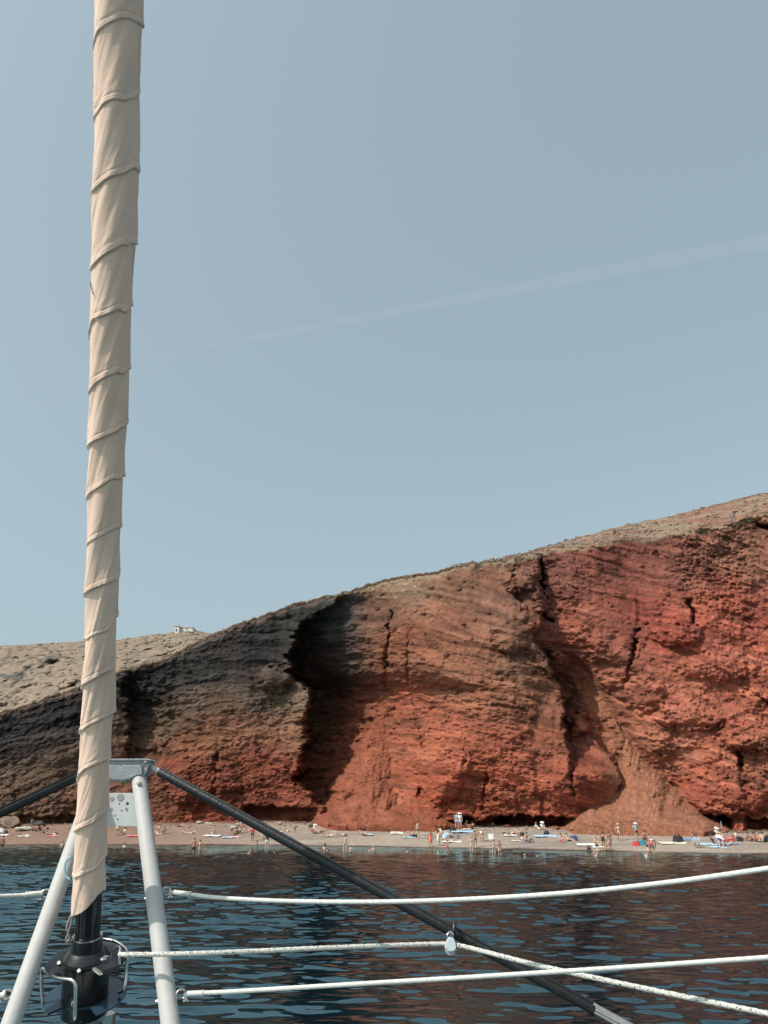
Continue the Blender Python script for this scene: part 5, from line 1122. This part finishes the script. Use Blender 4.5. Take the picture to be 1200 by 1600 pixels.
# ================================================================== THE WHITE HOUSE ON THE HILL
hy = 291.0
e = empty('white_house', W(285, 992, hy)); tag(e, 'small white flat roofed house on top of the pale hill', 'house')
M_WALL = mat('whitewash', (.62, .60, .56), .85, 0, .06, .5); g = e.location; u_ = hy / 1290
def hp_(px, py, d=0): return W(px, py, hy + d)
c0 = hp_(280.5, 978); 
def block(x0, x1, ytop, ybot, y0, y1, nm, m, par, sk=0):
    A, B, C_, D = hp_(x0, ybot), hp_(x1, ybot), hp_(x1, ytop), hp_(x0, ytop + sk); mb = MB(); mb.prism([A, B, C_, D], y0, y1); return mb.build(nm, m, par, smooth=False)
block(272.5, 280, 977.5, 996, 0, 6, 'wall', M_WALL, e); block(280.3, 300, 979, 996, 1.2, 7, 'wall', M_WALL, e); block(271.8, 280.6, 976.8, 977.9, -.3, 6.3, 'roof', M_WALL, e); block(280.8, 300.5, 978.2, 979.2, 1.0, 7.2, 'roof', M_WALL, e)
block(282.6, 284.4, 979.6, 981.6, 1.1, 1.19, 'window', M_HOLE, e); block(290, 291.5, 980.5, 982, 1.1, 1.19, 'window', M_HOLE, e); block(274.8, 276.6, 983, 986, -.1, -.01, 'window', M_HOLE, e)
block(286, 288.2, 976.6, 978.1, 2, 3.5, 'chimney', M_WALL, e)

# ================================================================== THE VAPOUR TRAIL
m = bpy.data.materials.new('vapour'); m.use_nodes = True; nt = m.node_tree; nt.nodes.clear()
ou = nt.nodes.new('ShaderNodeOutputMaterial'); tr = nt.nodes.new('ShaderNodeBsdfTransparent'); tl = nt.nodes.new('ShaderNodeBsdfTranslucent'); tl.inputs[0].default_value = (.9, .9, .9, 1); di = nt.nodes.new('ShaderNodeBsdfDiffuse'); di.inputs[0].default_value = (.9, .9, .9, 1)
m1 = nt.nodes.new('ShaderNodeAddShader'); m2 = nt.nodes.new('ShaderNodeMixShader'); nz = nt.nodes.new('ShaderNodeTexNoise'); nz.inputs['Scale'].default_value = .0022; nz.inputs['Detail'].default_value = 6
tc = nt.nodes.new('ShaderNodeTexCoord'); lw = nt.nodes.new('ShaderNodeLayerWeight'); lw.inputs[0].default_value = .5
inv = nt.nodes.new('ShaderNodeMath'); inv.operation = 'SUBTRACT'; inv.inputs[0].default_value = 1; pw = nt.nodes.new('ShaderNodeMath'); pw.operation = 'POWER'; pw.inputs[1].default_value = 4.0; ml = nt.nodes.new('ShaderNodeMath'); ml.operation = 'MULTIPLY'; mk = nt.nodes.new('ShaderNodeMath'); mk.operation = 'MULTIPLY'; mk.inputs[1].default_value = .036
nt.links.new(tc.outputs['Object'], nz.inputs['Vector']); nt.links.new(lw.outputs['Facing'], inv.inputs[1]); nt.links.new(inv.outputs[0], pw.inputs[0]); nt.links.new(pw.outputs[0], ml.inputs[0]); nt.links.new(nz.outputs['Fac'], ml.inputs[1]); nt.links.new(ml.outputs[0], mk.inputs[0])
nt.links.new(di.outputs[0], m1.inputs[0]); nt.links.new(tl.outputs[0], m1.inputs[1]); nt.links.new(mk.outputs[0], m2.inputs[0]); nt.links.new(tr.outputs[0], m2.inputs[1]); nt.links.new(m1.outputs[0], m2.inputs[2]); nt.links.new(m2.outputs[0], ou.inputs[0])
A, B = W(262, 553, 15500), W(1330, 352, 11500); mb = MB(); n = 60
mb.tube([A.lerp(B, k / n) for k in range(n + 1)], [(45 + 170 * (k / n)) * (1 + .12 * math.sin(k * 1.9) + .1 * math.sin(k * .7)) for k in range(n + 1)], 28, caps=False)
o = mb.build('vapour_trail', m); tag(o, 'faint white vapour trail rising to the right across the sky', 'vapour trail'); o.visible_shadow = True
